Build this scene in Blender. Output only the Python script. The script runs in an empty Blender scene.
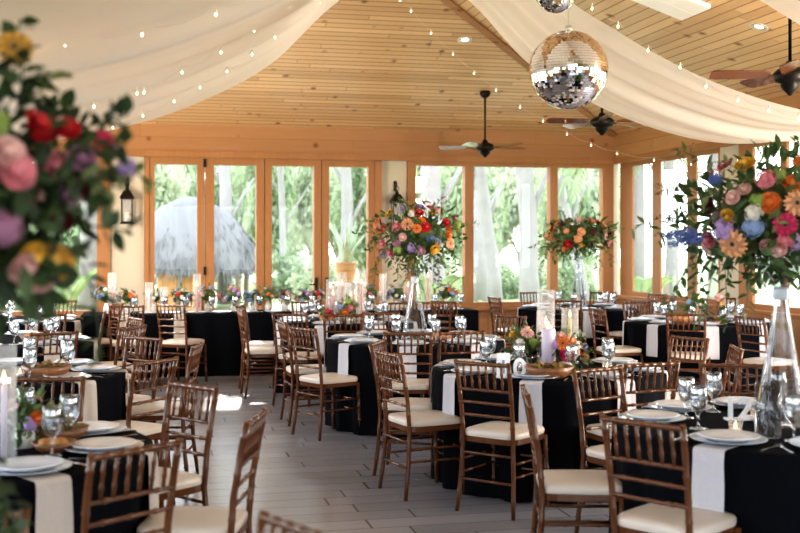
import bpy, math, random
from mathutils import Vector, Matrix
C = bpy.context.scene.collection
PI = math.pi
cos, sin = math.cos, math.sin
# ---------------------------------------------------------------- camera model (metres; room axes: +Y to the back wall)
F = 1111.0; HZ = 242.0; CH = 1.63; YAW = math.radians(12.9)
CY, SY = cos(YAW), sin(YAW)
def cw(xc, zc, z=0.0):            # camera-aligned plan coordinates -> room point
    return Vector((xc*CY + zc*SY, zc*CY - xc*SY, z))
def pz(px, zc, z=0.0):            # pixel column at a depth
    return cw((px-400)/F*zc, zc, z)
def pt(px, py, zc):               # pixel at a depth
    return cw((px-400)/F*zc, zc, CH-(py-HZ)*zc/F)
def on_y(px, Y, py=None):         # pixel on the plane Y = const
    u = (px-400)/F; zc = Y/(CY-u*SY)
    return pt(px, HZ if py is None else py, zc)
def on_x(px, X, py=None):
    u = (px-400)/F; zc = X/(u*CY+SY)
    return pt(px, HZ if py is None else py, zc)
def az(dxc, dzc):                 # direction in camera plan -> room angle
    v = cw(dxc, dzc); return math.atan2(v.y, v.x)

# ---------------------------------------------------------------- mesh builder
class MB:
    def __init__(s): s.v=[]; s.f=[]; s.sm=[]
    def add(s, vs, fs, smooth=False):
        o=len(s.v); s.v += [tuple(v) for v in vs]
        s.f += [tuple(i+o for i in f) for f in fs]; s.sm += [smooth]*len(fs); return s
    def box(s, c, d, rz=0, m=None):
        hx,hy,hz=d[0]/2,d[1]/2,d[2]/2
        vs=[Vector((x,y,z)) for z in(-hz,hz) for y in(-hy,hy) for x in(-hx,hx)]
        if rz: R=Matrix.Rotation(rz,3,'Z'); vs=[R@v for v in vs]
        if m is not None: vs=[m@v for v in vs]
        c=Vector(c); vs=[v+c for v in vs]
        return s.add(vs,[(0,2,3,1),(4,5,7,6),(0,1,5,4),(2,6,7,3),(0,4,6,2),(1,3,7,5)])
    def bbox(s, a, b):
        return s.box([(a[i]+b[i])/2 for i in range(3)],[abs(b[i]-a[i]) for i in range(3)])
    def tube(s, pts, r, n=8, cap=True, smooth=True):
        pts=[Vector(p) for p in pts]; k=len(pts)
        rs=r if isinstance(r,(list,tuple)) else [r]*k
        vs=[]; up=None
        for i,p in enumerate(pts):
            t=(pts[min(i+1,k-1)]-pts[max(i-1,0)]).normalized()
            if up is None:
                up=Vector((0,0,1)) if abs(t.z)<.9 else Vector((1,0,0))
            a=t.cross(up)
            if a.length<1e-6: a=t.orthogonal()
            a.normalize(); b=t.cross(a).normalized(); up=-b if False else up
            for j in range(n):
                q=2*PI*j/n; vs.append(p+(a*cos(q)+b*sin(q))*rs[i])
        fs=[(i*n+j,i*n+(j+1)%n,(i+1)*n+(j+1)%n,(i+1)*n+j) for i in range(k-1) for j in range(n)]
        s.add(vs,fs,smooth)
        if cap:
            o=len(s.v)-k*n
            s.f.append(tuple(o+j for j in range(n))[::-1]); s.sm.append(False)
            s.f.append(tuple(o+(k-1)*n+j for j in range(n))); s.sm.append(False)
        return s
    def lathe(s, prof, n=20, c=(0,0,0), smooth=True):
        c=Vector(c); vs=[]; fs=[]
        for r,z in prof:
            for j in range(n):
                a=2*PI*j/n; vs.append(c+Vector((r*cos(a),r*sin(a),z)))
        for i in range(len(prof)-1):
            for j in range(n):
                fs.append((i*n+j,i*n+(j+1)%n,(i+1)*n+(j+1)%n,(i+1)*n+j))
        s.add(vs,fs,smooth); o=len(s.v)-len(prof)*n
        for i,rev in((0,True),(len(prof)-1,False)):
            if prof[i][0]>1e-4:
                l=tuple(o+i*n+j for j in range(n)); 
                if not (prof[0][0]==prof[-1][0] and prof[0][1]==prof[-1][1]):
                    s.f.append(l[::-1] if rev else l); s.sm.append(False)
        return s
    def ball(s, c, r, n=10, m=7, sc=(1,1,1)):
        c=Vector(c); prof=[]; vs=[]; fs=[]
        for i in range(m+1):
            t=PI*i/m
            for j in range(n):
                a=2*PI*j/n
                vs.append(c+Vector((sc[0]*r*sin(t)*cos(a),sc[1]*r*sin(t)*sin(a),sc[2]*r*cos(t))))
        for i in range(m):
            for j in range(n):
                fs.append((i*n+j,(i+1)*n+j,(i+1)*n+(j+1)%n,i*n+(j+1)%n))
        return s.add(vs,fs,True)
    def mesh(s, name, mat):
        me=bpy.data.meshes.new(name); me.from_pydata(s.v,[],s.f)
        me.polygons.foreach_set('use_smooth',s.sm)
        if mat: me.materials.append(mat)
        me.update(); return me
def link(name, me, parent=None, loc=None, rz=None):
    o=bpy.data.objects.new(name,me); C.objects.link(o)
    if parent: o.parent=parent
    if loc is not None: o.location=loc
    if rz is not None: o.rotation_euler=(0,0,rz)
    return o
def obj(name, mb, mat, parent=None, loc=None, rz=None): return link(name, mb.mesh(name,mat), parent, loc, rz)
def tag(o, label, cat, group=None):
    o['label']=label; o['category']=cat
    if group: o['group']=group
    return o
def thing(name, label, cat, loc=(0,0,0), rz=0, group=None):
    o=bpy.data.objects.new(name,None); C.objects.link(o); o.location=loc; o.rotation_euler=(0,0,rz)
    o.empty_display_size=.05
    return tag(o,label,cat,group)
def struct(name, mb, mat, parent=None):
    o=obj(name,mb,mat,parent)
    if parent is None: o['kind']='structure'
    return o
def copy_tree(o, parent=None):
    c=o.copy(); C.objects.link(c)
    if parent: c.parent=parent
    for ch in list(o.children): copy_tree(ch,c)
    return c

# ---------------------------------------------------------------- materials
def nodes(name):
    m=bpy.data.materials.new(name); m.use_nodes=True
    nt=m.node_tree; b=nt.nodes['Principled BSDF']; return m,nt,b
def L(nt,a,b): nt.links.new(a,b)
def simple(name, col, rough=.5, metal=0, noise=0, scale=20, spec=.5, emit=None, es=0, sheen=0, trans=0, ior=1.45, coat=0, sub=0):
    m,nt,b=nodes(name)
    b.inputs['Base Color'].default_value=(*col,1); b.inputs['Roughness'].default_value=rough
    b.inputs['Metallic'].default_value=metal; b.inputs['Specular IOR Level'].default_value=spec
    b.inputs['IOR'].default_value=ior
    if trans: b.inputs['Transmission Weight'].default_value=trans
    if coat: b.inputs['Coat Weight'].default_value=coat
    if sheen: b.inputs['Sheen Weight'].default_value=sheen; b.inputs['Sheen Roughness'].default_value=.4
    if emit: b.inputs['Emission Color'].default_value=(*emit,1); b.inputs['Emission Strength'].default_value=es
    if noise:
        t=nt.nodes.new('ShaderNodeTexCoord'); n=nt.nodes.new('ShaderNodeTexNoise'); n.inputs['Scale'].default_value=scale
        n.inputs['Detail'].default_value=4
        L(nt,t.outputs['Object'],n.inputs['Vector'])
        x=nt.nodes.new('ShaderNodeMix'); x.data_type='RGBA'
        x.inputs['A'].default_value=(*[c*(1-noise) for c in col],1); x.inputs['B'].default_value=(*[min(1,c*(1+noise)) for c in col],1)
        L(nt,n.outputs['Fac'],x.inputs['Factor']); L(nt,x.outputs['Result'],b.inputs['Base Color'])
    return m
def mathn(nt,op,a,b=None,c=None):
    n=nt.nodes.new('ShaderNodeMath'); n.operation=op
    for i,v in enumerate((a,b,c)):
        if v is None: continue
        if isinstance(v,(int,float)): n.inputs[i].default_value=v
        else: L(nt,v,n.inputs[i])
    return n.outputs[0]
def planks(name, across, along, w, ln, c1, c2, groove, rough, gw=.04, grain=.25, knots=0, coat=0, jw=.003, spec=.5):
    """boards: 'across' and 'along' are world axes (0,1,2)"""
    m,nt,b=nodes(name)
    g=nt.nodes.new('ShaderNodeNewGeometry'); sp=nt.nodes.new('ShaderNodeSeparateXYZ'); L(nt,g.outputs['Position'],sp.inputs[0])
    a=mathn(nt,'DIVIDE',sp.outputs[across],w); idx=mathn(nt,'FLOOR',a); fr=mathn(nt,'FRACT',a)
    wn=nt.nodes.new('ShaderNodeTexWhiteNoise'); wn.noise_dimensions='1D'; L(nt,idx,wn.inputs['W'])
    al=mathn(nt,'ADD',mathn(nt,'DIVIDE',sp.outputs[along],ln),mathn(nt,'MULTIPLY',wn.outputs['Value'],7.3))
    idy=mathn(nt,'FLOOR',al); fy=mathn(nt,'FRACT',al)
    w2=nt.nodes.new('ShaderNodeTexWhiteNoise'); w2.noise_dimensions='2D'
    cb=nt.nodes.new('ShaderNodeCombineXYZ'); L(nt,idx,cb.inputs[0]); L(nt,idy,cb.inputs[1]); L(nt,cb.outputs[0],w2.inputs['Vector'])
    cb2=nt.nodes.new('ShaderNodeCombineXYZ')
    L(nt,mathn(nt,'MULTIPLY',sp.outputs[across],28),cb2.inputs[0])
    L(nt,mathn(nt,'ADD',mathn(nt,'MULTIPLY',sp.outputs[along],1.6),mathn(nt,'MULTIPLY',w2.outputs['Value'],40)),cb2.inputs[1])
    nz=nt.nodes.new('ShaderNodeTexNoise'); nz.inputs['Scale'].default_value=1; nz.inputs['Detail'].default_value=5; L(nt,cb2.outputs[0],nz.inputs['Vector'])
    f=mathn(nt,'ADD',mathn(nt,'MULTIPLY',w2.outputs['Value'],1-grain),mathn(nt,'MULTIPLY',nz.outputs['Fac'],grain))
    x=nt.nodes.new('ShaderNodeMix'); x.data_type='RGBA'; x.inputs['A'].default_value=(*c1,1); x.inputs['B'].default_value=(*c2,1); L(nt,f,x.inputs['Factor'])
    e=mathn(nt,'MINIMUM',fr,mathn(nt,'SUBTRACT',1.0,fr)); gm=mathn(nt,'LESS_THAN',e,gw)
    ey=mathn(nt,'MINIMUM',fy,mathn(nt,'SUBTRACT',1.0,fy)); gy=mathn(nt,'LESS_THAN',ey,jw/ln*1.2)
    gm=mathn(nt,'MAXIMUM',gm,gy)
    y=nt.nodes.new('ShaderNodeMix'); y.data_type='RGBA'; L(nt,gm,y.inputs['Factor']); L(nt,x.outputs['Result'],y.inputs['A']); y.inputs['B'].default_value=(*groove,1)
    out=y.outputs['Result']
    if knots:
        vo=nt.nodes.new('ShaderNodeTexVoronoi'); vo.inputs['Scale'].default_value=knots
        L(nt,g.outputs['Position'],vo.inputs['Vector'])
        k=nt.nodes.new('ShaderNodeMapRange'); k.inputs['From Min'].default_value=.05; k.inputs['From Max'].default_value=.17
        k.inputs['To Min'].default_value=1; k.inputs['To Max'].default_value=0; L(nt,vo.outputs['Distance'],k.inputs['Value'])
        z=nt.nodes.new('ShaderNodeMix'); z.data_type='RGBA'; L(nt,k.outputs[0],z.inputs['Factor']); L(nt,out,z.inputs['A']); z.inputs['B'].default_value=(.16,.06,.02,1)
        out=z.outputs['Result']
    L(nt,out,b.inputs['Base Color']); b.inputs['Roughness'].default_value=rough
    b.inputs['Specular IOR Level'].default_value=spec
    if coat: b.inputs['Coat Weight'].default_value=coat
    return m
def glassy(name, tint=(1,1,1), fac=.08, rough=0.0, m=.55):
    k=m
    """thin clear sheet: mostly passes light straight through, mirrors a little"""
    m=bpy.data.materials.new(name); m.use_nodes=True; nt=m.node_tree; nt.nodes.clear()
    o=nt.nodes.new('ShaderNodeOutputMaterial'); x=nt.nodes.new('ShaderNodeMixShader')
    t=nt.nodes.new('ShaderNodeBsdfTransparent'); t.inputs[0].default_value=(*tint,1)
    g=nt.nodes.new('ShaderNodeBsdfGlossy'); g.inputs['Roughness'].default_value=rough
    lw=nt.nodes.new('ShaderNodeLayerWeight'); lw.inputs[0].default_value=.35
    f=mathn(nt,'ADD',mathn(nt,'MULTIPLY',lw.outputs['Fresnel'],k),fac)
    L(nt,f,x.inputs[0]); L(nt,t.outputs[0],x.inputs[1]); L(nt,g.outputs[0],x.inputs[2]); L(nt,x.outputs[0],o.inputs[0])
    return m
def sheer(name, col, op):
    m=bpy.data.materials.new(name); m.use_nodes=True; nt=m.node_tree; nt.nodes.clear()
    o=nt.nodes.new('ShaderNodeOutputMaterial'); x=nt.nodes.new('ShaderNodeMixShader'); x.inputs[0].default_value=op
    t=nt.nodes.new('ShaderNodeBsdfTransparent')
    d=nt.nodes.new('ShaderNodeBsdfDiffuse'); d.inputs[0].default_value=(*col,1)
    tl=nt.nodes.new('ShaderNodeBsdfTranslucent'); tl.inputs[0].default_value=(*col,1)
    y=nt.nodes.new('ShaderNodeMixShader'); y.inputs[0].default_value=.45
    L(nt,d.outputs[0],y.inputs[1]); L(nt,tl.outputs[0],y.inputs[2])
    L(nt,t.outputs[0],x.inputs[1]); L(nt,y.outputs[0],x.inputs[2]); L(nt,x.outputs[0],o.inputs[0])
    return m
def leafmat(name, c1, c2, tl=.35, scale=6):
    m=bpy.data.materials.new(name); m.use_nodes=True; nt=m.node_tree; b=nt.nodes['Principled BSDF']
    t=nt.nodes.new('ShaderNodeTexCoord'); n=nt.nodes.new('ShaderNodeTexNoise'); n.inputs['Scale'].default_value=scale; n.inputs['Detail'].default_value=3
    L(nt,t.outputs['Object'],n.inputs['Vector'])
    r=nt.nodes.new('ShaderNodeMapRange'); r.inputs['From Min'].default_value=.35; r.inputs['From Max'].default_value=.65; L(nt,n.outputs['Fac'],r.inputs['Value'])
    x=nt.nodes.new('ShaderNodeMix'); x.data_type='RGBA'; x.inputs['A'].default_value=(*c1,1); x.inputs['B'].default_value=(*c2,1); L(nt,r.outputs[0],x.inputs['Factor'])
    L(nt,x.outputs['Result'],b.inputs['Base Color']); b.inputs['Roughness'].default_value=.6
    if tl:
        d=nt.nodes.new('ShaderNodeBsdfTranslucent'); L(nt,x.outputs['Result'],d.inputs[0])
        s=nt.nodes.new('ShaderNodeMixShader'); s.inputs[0].default_value=tl
        L(nt,b.outputs[0],s.inputs[1]); L(nt,d.outputs[0],s.inputs[2]); L(nt,s.outputs[0],nt.nodes['Material Output'].inputs[0])
    return m

pineA,pineB,pineG=(.44,.25,.115),(.78,.53,.29),(.24,.12,.05)
M={}
M['ceil_x']=planks('pine boards along x',1,0,.108,3.2,pineA,pineB,pineG,.4,.07,.5,3.2)
M['ceil_y']=planks('pine boards along y',0,1,.125,3.2,pineA,pineB,pineG,.4,.06,.5,2.6)
M['beam']=planks('knotty beam x',2,0,.21,6,(.31,.15,.066),(.42,.22,.105),(.3,.13,.04),.5,.02,.6,3.0,spec=.2)
M['beam_y']=planks('knotty beam y',2,1,.21,6,(.38,.20,.085),(.52,.295,.14),(.3,.13,.04),.5,.02,.6,4.6,spec=.2)
M['frame']=planks('stained timber',0,2,.31,4,(.28,.125,.048),(.39,.19,.08),(.45,.2,.07),.5,.001,.7,spec=.2)
M['panel']=planks('timber panelling',0,2,.14,3,(.36,.165,.06),(.48,.24,.09),(.2,.08,.025),.4,.03,.5,0)
M['plaster']=simple('cream plaster',(.54,.48,.375),.9,noise=.05,scale=3)
M['floor']=planks('wood look tile',1,0,.2,1.2,(.195,.20,.235),(.305,.305,.345),(.12,.12,.13),.24,.02,.5,0,0,.006)
M['chair']=planks('fruitwood chair',0,2,.5,1,(.072,.025,.0095),(.138,.052,.020),(.09,.033,.012),.22,.0,.8,spec=.42)
M['cushion']=simple('ivory vinyl cushion',(.60,.54,.485),.33,noise=.04,scale=4)
M['black']=simple('black linen',(.005,.0055,.008),.9,noise=.3,scale=60,spec=.06)
M['napkin']=simple('pale grey linen',(.50,.50,.55),.9,noise=.06,scale=90)
M['napkin_ivory']=simple('ivory linen',(.50,.455,.42),.9,noise=.06,scale=90)
M['china']=simple('white china',(.66,.69,.75),.1,noise=.03,scale=8)
M['charger']=simple('pale charger',(.52,.56,.63),.14,noise=.05,scale=30)
M['steel']=simple('polished cutlery',(.75,.73,.70),.16,metal=1,noise=.05,scale=10)
M['glass']=glassy('clear glassware',(.97,.98,.99),.12,.06)
M['vase']=glassy('vase glass',(.93,.95,.97),.04,.06,m=.34)
M['pane']=glassy('window pane',(.99,.995,.995),.0,m=.3)
M['frost']=sheer('cylinder glass',(.95,.95,.96),.15)
M['water']=simple('water',(.78,.82,.86),.0,trans=1,ior=1.33)
M['metal']=simple('oil rubbed bronze',(.018,.014,.012),.4,metal=.6,noise=.2,scale=20)
M['blade']=planks('walnut blades',0,1,.4,2,(.13,.045,.02),(.19,.07,.03),(.1,.04,.02),.25,.0,.8,0,.5)
M['blade_white']=simple('white fan blade',(.85,.84,.82),.35,noise=.02)
M['drape']=sheer('sheer white voile',(.97,.945,.91),.86)
M['hem']=sheer('doubled voile',(.93,.89,.84),.93)
M['wire']=simple('clear white wire',(.75,.66,.55),.5,noise=.05)
M['bulb']=simple('warm fairy bulb',(1,.85,.6),.4,emit=(1,.78,.45),es=7,noise=.01)
M['flame']=simple('candle flame',(1,.7,.3),.5,emit=(1,.55,.2),es=8,noise=.01)
M['wax']=simple('cream candle wax',(.80,.70,.62),.45,noise=.04)
M['wax_pink']=simple('dusty rose wax',(.66,.22,.22),.45,noise=.04)
M['wax_lilac']=simple('lilac wax',(.60,.53,.66),.45,noise=.04)
M['wax_gold']=simple('golden wax',(.75,.52,.22),.45,noise=.04)
M['mirror']=simple('mirror tile',(.86,.86,.88),.04,metal=1,noise=.02)
M['dark']=simple('dark core',(.03,.03,.035),.6,noise=.1)
M['ceramic']=simple('white ceramic',(.75,.74,.72),.2,noise=.03,coat=.5)
M['bowl']=planks('acacia bowl',0,1,.05,.5,(.14,.055,.02),(.30,.13,.05),(.12,.05,.02),.35,.0,.6)
M['bread']=simple('bread roll crust',(.45,.22,.08),.7,noise=.35,scale=25)
M['salad']=leafmat('salad leaves',(.10,.15,.03),(.35,.12,.05),0,30)
M['number']=simple('white acrylic number',(.85,.87,.92),.25,noise=.02)
M['number_blue']=simple('slate blue print',(.20,.26,.40),.5,noise=.05)
M['grass']=leafmat('lawn',(.22,.30,.11),(.42,.44,.24),0,.4)
M['thatch']=planks('grey thatch',0,2,.03,.5,(.095,.092,.092),(.20,.195,.195),(.05,.048,.048),.9,.12,.6)
M['trunk']=simple('pale bark',(.25,.235,.225),.9,noise=.22,scale=2.5)
M['trunk_dark']=simple('brown bark',(.28,.21,.16),.9,noise=.4,scale=6)
M['leaf_a']=leafmat('pale tree leaves',(.32,.38,.24),(.60,.63,.45),.4,.5)
M['leaf_b']=leafmat('mid tree leaves',(.20,.27,.15),(.42,.48,.30),.4,.5)
M['leaf_banana']=leafmat('banana leaf',(.22,.33,.13),(.36,.45,.22),.4,3)
M['green']=leafmat('bouquet greens',(.030,.065,.018),(.10,.16,.045),.2,14)
M['green_dark']=leafmat('deep greens',(.014,.030,.010),(.05,.085,.025),.12,14)
M['green2']=leafmat('olive sprigs',(.09,.12,.04),(.22,.25,.10),.2,14)
M['aloe']=leafmat('aloe leaf',(.30,.42,.28),(.48,.58,.42),0,8)
M['terracotta']=planks('banded glazed pot',2,0,.13,9,(.42,.17,.09),(.55,.38,.14),(.25,.12,.1),.35,.03,.3)
M['white']=simple('white painted timber',(.75,.74,.70),.6,noise=.04)
M['led']=simple('recessed lamp',(1,.95,.85),.4,emit=(1,.9,.75),es=6,noise=.01)
M['chrome']=simple('brushed trim ring',(.75,.74,.72),.3,metal=.8,noise=.03)
PAL={'red':(.55,.012,.02),'maroon':(.13,.008,.02),'magenta':(.68,.015,.12),'pink':(.78,.25,.30),'blush':(.85,.50,.46),'peach':(.86,.42,.22),
 'orange':(.85,.21,.035),'yellow':(.86,.50,.06),'ochre':(.70,.38,.07),'lilac':(.50,.35,.66),'mauve':(.42,.20,.32),'blue':(.11,.16,.42),'sky':(.34,.46,.74),
 'white':(.85,.82,.74),'lime':(.35,.47,.12)}
def petal(c,f=1.0):  # the darkened copy puts shade between petals into the colour
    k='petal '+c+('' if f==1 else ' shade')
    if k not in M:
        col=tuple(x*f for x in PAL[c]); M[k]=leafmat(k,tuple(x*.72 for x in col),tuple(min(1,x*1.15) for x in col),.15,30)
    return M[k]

# ---------------------------------------------------------------- room shell
D=16.5; XR=7.35; XL=-2.75; YF=-4.0; EAVE=3.30; SL=.305; XM=(XR+XL)/2; ZR=EAVE+SL*(XR-XM); YA=D-(XR-XM)
HB=2.89
T=.16
struct('floor',MB().bbox((XL-T,YF-T,-.1),(XR+T,D+T,0)),M['floor'])
def quad(name,pts,mat,th=.08):
    m=MB(); n=len(pts); up=Vector((0,0,th))
    pts=[Vector(p) for p in pts]
    m.add(pts+[p+up for p in pts],[tuple(range(n))[::-1],tuple(range(n,2*n))]+[(i,(i+1)%n,n+(i+1)%n,n+i) for i in range(n)])
    return struct(name,m,mat)
ap=(XM,YA,ZR); rf=(XM,YF,ZR)
quad('ceiling_back',[(XL,D,EAVE),(XR,D,EAVE),ap],M['ceil_x'])
quad('ceiling_right',[(XR,D,EAVE),(XR,YF,EAVE),rf,ap],M['ceil_y'])
quad('ceiling_left',[(XL,YF,EAVE),(XL,D,EAVE),ap,rf],M['ceil_y'])
def rafter(name,a,b,w=.11,h=.035):
    a=Vector(a); b=Vector(b); d=(b-a).normalized(); x=d.cross(Vector((0,0,1))).normalized()*w/2; z=Vector((0,0,-h))
    m=MB(); vs=[a-x,a+x,a+x+z,a-x+z,b-x,b+x,b+x+z,b-x+z]
    m.add(vs,[(0,1,2,3),(7,6,5,4),(0,4,5,1),(1,5,6,2),(2,6,7,3),(3,7,4,0)]); struct(name,m,M['beam'])
rafter('trim_1',(XR,D,EAVE-.005),(XM,YA,ZR-.005)); rafter('trim_2',(XL,D,EAVE-.005),(XM,YA,ZR-.005)); rafter('trim_3',(XM,YA,ZR-.01),(XM,YF,ZR-.01))
# beams round the eaves
struct('trim_4',MB().bbox((XL,D-.10,HB),(XR,D+T,EAVE+.06)),M['beam'])
struct('trim_5',MB().bbox((XR-.10,YF,HB),(XR+T,D-.10,EAVE+.06)),M['beam_y'])
struct('trim_6',MB().bbox((XL-T,YF,HB),(XL+.10,D-.10,EAVE+.06)),M['beam_y'])
struct('trim_7',MB().bbox((XL,D-.14,HB-.03),(XR-.1,D-.06,HB+.06)),M['frame'])
struct('trim_8',MB().bbox((XR-.14,YF,HB-.03),(XR-.06,D-.14,HB+.06)),M['frame'])

def xb(px): return on_y(px,D).x
def yr(px): return on_x(px,XR).y
class Wall:
    """a run along one axis: fixed coordinate on the other"""
    def __init__(s,axis,c,out): s.axis=axis; s.c=c; s.out=out
    def box(s,mb,a,b,z0,z1,d0=-.06,d1=.10):
        lo,hi=s.c+s.out*d0,s.c+s.out*d1
        if s.axis=='x': mb.bbox((a,lo,z0),(b,hi,z1))
        else: mb.bbox((lo,a,z0),(hi,b,z1))
BW=Wall('x',D,1); RW=Wall('y',XR,1); LW=Wall('y',XL,-1); FW=Wall('x',YF,-1)
nwin=[0]; ndoor=[0]
def window(wl,a,b,panes,z0=.60,z1=HB,d0=-.06,d1=.10,top=.09,frame='frame'):
    """timber window: panes = list of clear (a,b) ranges"""
    nwin[0]+=1; n=nwin[0]
    f=MB(); xs=[a]+[q for p in panes for q in p]+[b]
    for i in range(0,len(xs),2): wl.box(f,xs[i],xs[i+1],z0,z1,d0,d1)
    for p in panes:
        wl.box(f,p[0],p[1],z1-top,z1,d0,d1); wl.box(f,p[0],p[1],z0,z0+.07,d0,d1)
    wl.box(f,a-.03,b+.03,z0-.05,z0,-.12,.10)
    o=struct(f'window_{n}',f,M[frame])
    for p in panes:
        g=MB(); wl.box(g,p[0],p[1],z0+.07,z1-top,(d0+d1)/2,(d0+d1)/2+.006); obj('pane',g,M['pane'],o)
    return o
def wallpart(name,wl,a,b,z0,z1,mat,d0=0,d1=.10):
    m=MB(); wl.box(m,a,b,z0,z1,d0,d1); return struct(name,m,M[mat])
# back wall: left window, plaster, four folding doors, plaster, window of three panes
X=[xb(p) for p in (0,74,78,98,111,144,377,381,407,612)]
window(BW,XL,xb(110),[(XL+.12,xb(40)),(xb(46),xb(97))],z0=.58)
wallpart('wall_back_1',BW,XL,xb(110),0,.53,'panel')
wallpart('wall_back_2',BW,xb(110),xb(144),0,HB,'plaster')
wallpart('wall_back_3',BW,xb(381),xb(407),0,HB,'plaster')
window(BW,xb(407),xb(612),[(xb(415),xb(464)),(xb(472.5),xb(549)),(xb(556.5),xb(601.5))],z0=.63)
wallpart('wall_back_4',BW,xb(407),xb(612),0,.58,'panel')
wallpart('wall_back_5',BW,xb(612),XR,0,HB,'plaster',-.02)
# stiles on the panelling under the windows
m=MB()
for p in (408,436,465,505,545,575,606):
    BW.box(m,xb(p)-.05,xb(p)+.05,0,.58,-.03,0)
BW.box(m,xb(407),xb(612),0,.10,-.035,0); BW.box(m,xb(407),xb(612),.47,.58,-.035,0)
struct('trim_9',m,M['frame'])
# door set
m=MB(); BW.box(m,xb(144),xb(149),0,HB,-.08); BW.box(m,xb(374),xb(381),0,HB,-.08); BW.box(m,xb(144),xb(381),HB-.04,HB,-.08)
struct('trim_10',m,M['frame'])
doors=[(149,204.6,154.5,197),(205.4,263.6,214,256),(264.4,320.6,271.5,313.5),(321.4,374,328.5,367.5)]
for i,(a,b,g0,g1) in enumerate(doors):
    f=MB(); a,b,g0,g1=map(xb,(a,b,g0,g1))
    BW.box(f,a,g0,.02,HB-.04); BW.box(f,g1,b,.02,HB-.04); BW.box(f,g0,g1,HB-.13,HB-.04); BW.box(f,g0,g1,.02,.22)
    d=struct(f'door_{i+1}',f,M['frame'])
    g=MB(); BW.box(g,g0,g1,.22,HB-.13,.02,.026); obj('pane',g,M['pane'],d)
    if i in (0,):
        h=MB()
        for z in (.35,1.15,2.72): BW.box(h,b-.02,b+.02,z,z+.12,-.08,-.06)
        obj('hinge',h,M['metal'],d)
    if i in (2,3):
        h=MB(); xx=(b-.07) if i==2 else (a+.07)
        BW.box(h,xx-.022,xx+.022,.87,1.10,-.075,-.06); h.tube([(xx,D-.07,1.0),(xx,D-.12,1.0)],.012); h.tube([(xx,D-.12,1.0),(xx+(-.11 if i==2 else .11),D-.12,1.0)],.012)
        obj('door_handle',h,M['metal'],d)
# right wall
zs=.80
window(RW,yr(720),D-.10,[(yr(719),yr(697)),(yr(688),yr(661)),(yr(653),yr(633))],z0=zs,d0=-.012,d1=.014)
wallpart('wall_right_1',RW,yr(720),D,0,zs-.05,'panel')
wallpart('wall_right_2',RW,yr(740),yr(720),0,HB,'plaster')
y0=yr(740)
window(RW,y0-2.9,y0,[(y0-2.7,y0-1.95),(y0-1.82,y0-1.08),(y0-.95,y0-.33)],z0=zs,d0=-.02,d1=.02)
wallpart('wall_right_3',RW,y0-2.9,y0,0,zs-.05,'panel')
wallpart('wall_right_4',RW,y0-3.6,y0-2.9,0,HB,'plaster')
y1=y0-3.6
for k in range(3):
    a=y1-4.2*(k+1)+.7; b=y1-4.2*k
    window(RW,a,b,[(a+.1,a+1.08),(a+1.2,a+2.28),(a+2.4,b-.1)],z0=zs); wallpart(f'wall_right_{5+2*k}',RW,a,b,0,zs-.05,'panel'); wallpart(f'wall_right_{6+2*k}',RW,max(YF,a-.7),a,0,HB,'plaster')
# left and front walls (behind and beside the camera)
for k in range(4):
    a=YF+.5+5.1*k; b=a+4.5
    window(LW,a,b,[(a+.1,a+1.45),(a+1.55,a+2.9),(a+3.0,b-.1)],z0=.6); wallpart(f'wall_left_{2*k+1}',LW,a,b,0,.55,'panel'); wallpart(f'wall_left_{2*k+2}',LW,b,min(b+.6,D),0,HB,'plaster')
wallpart('wall_left_9',LW,YF,YF+.5,0,HB,'plaster')
wallpart('wall_front_1',FW,XL,-1.6,0,HB,'plaster'); wallpart('wall_front_2',FW,6.2,XR,0,HB,'plaster')
window(FW,-1.6,6.2,[(-1.5,.2),(.3,2.2),(2.4,4.3),(4.4,6.1)],z0=.3)
wallpart('wall_front_3',FW,-1.6,6.2,0,.25,'panel')
m=MB(); m.add([(XL,YF,HB),(XR,YF,HB),(XR,YF,EAVE),(XM,YF,ZR),(XL,YF,EAVE)],[(0,1,2,3,4)]); struct('wall_front_4',m,M['plaster'])

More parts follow.
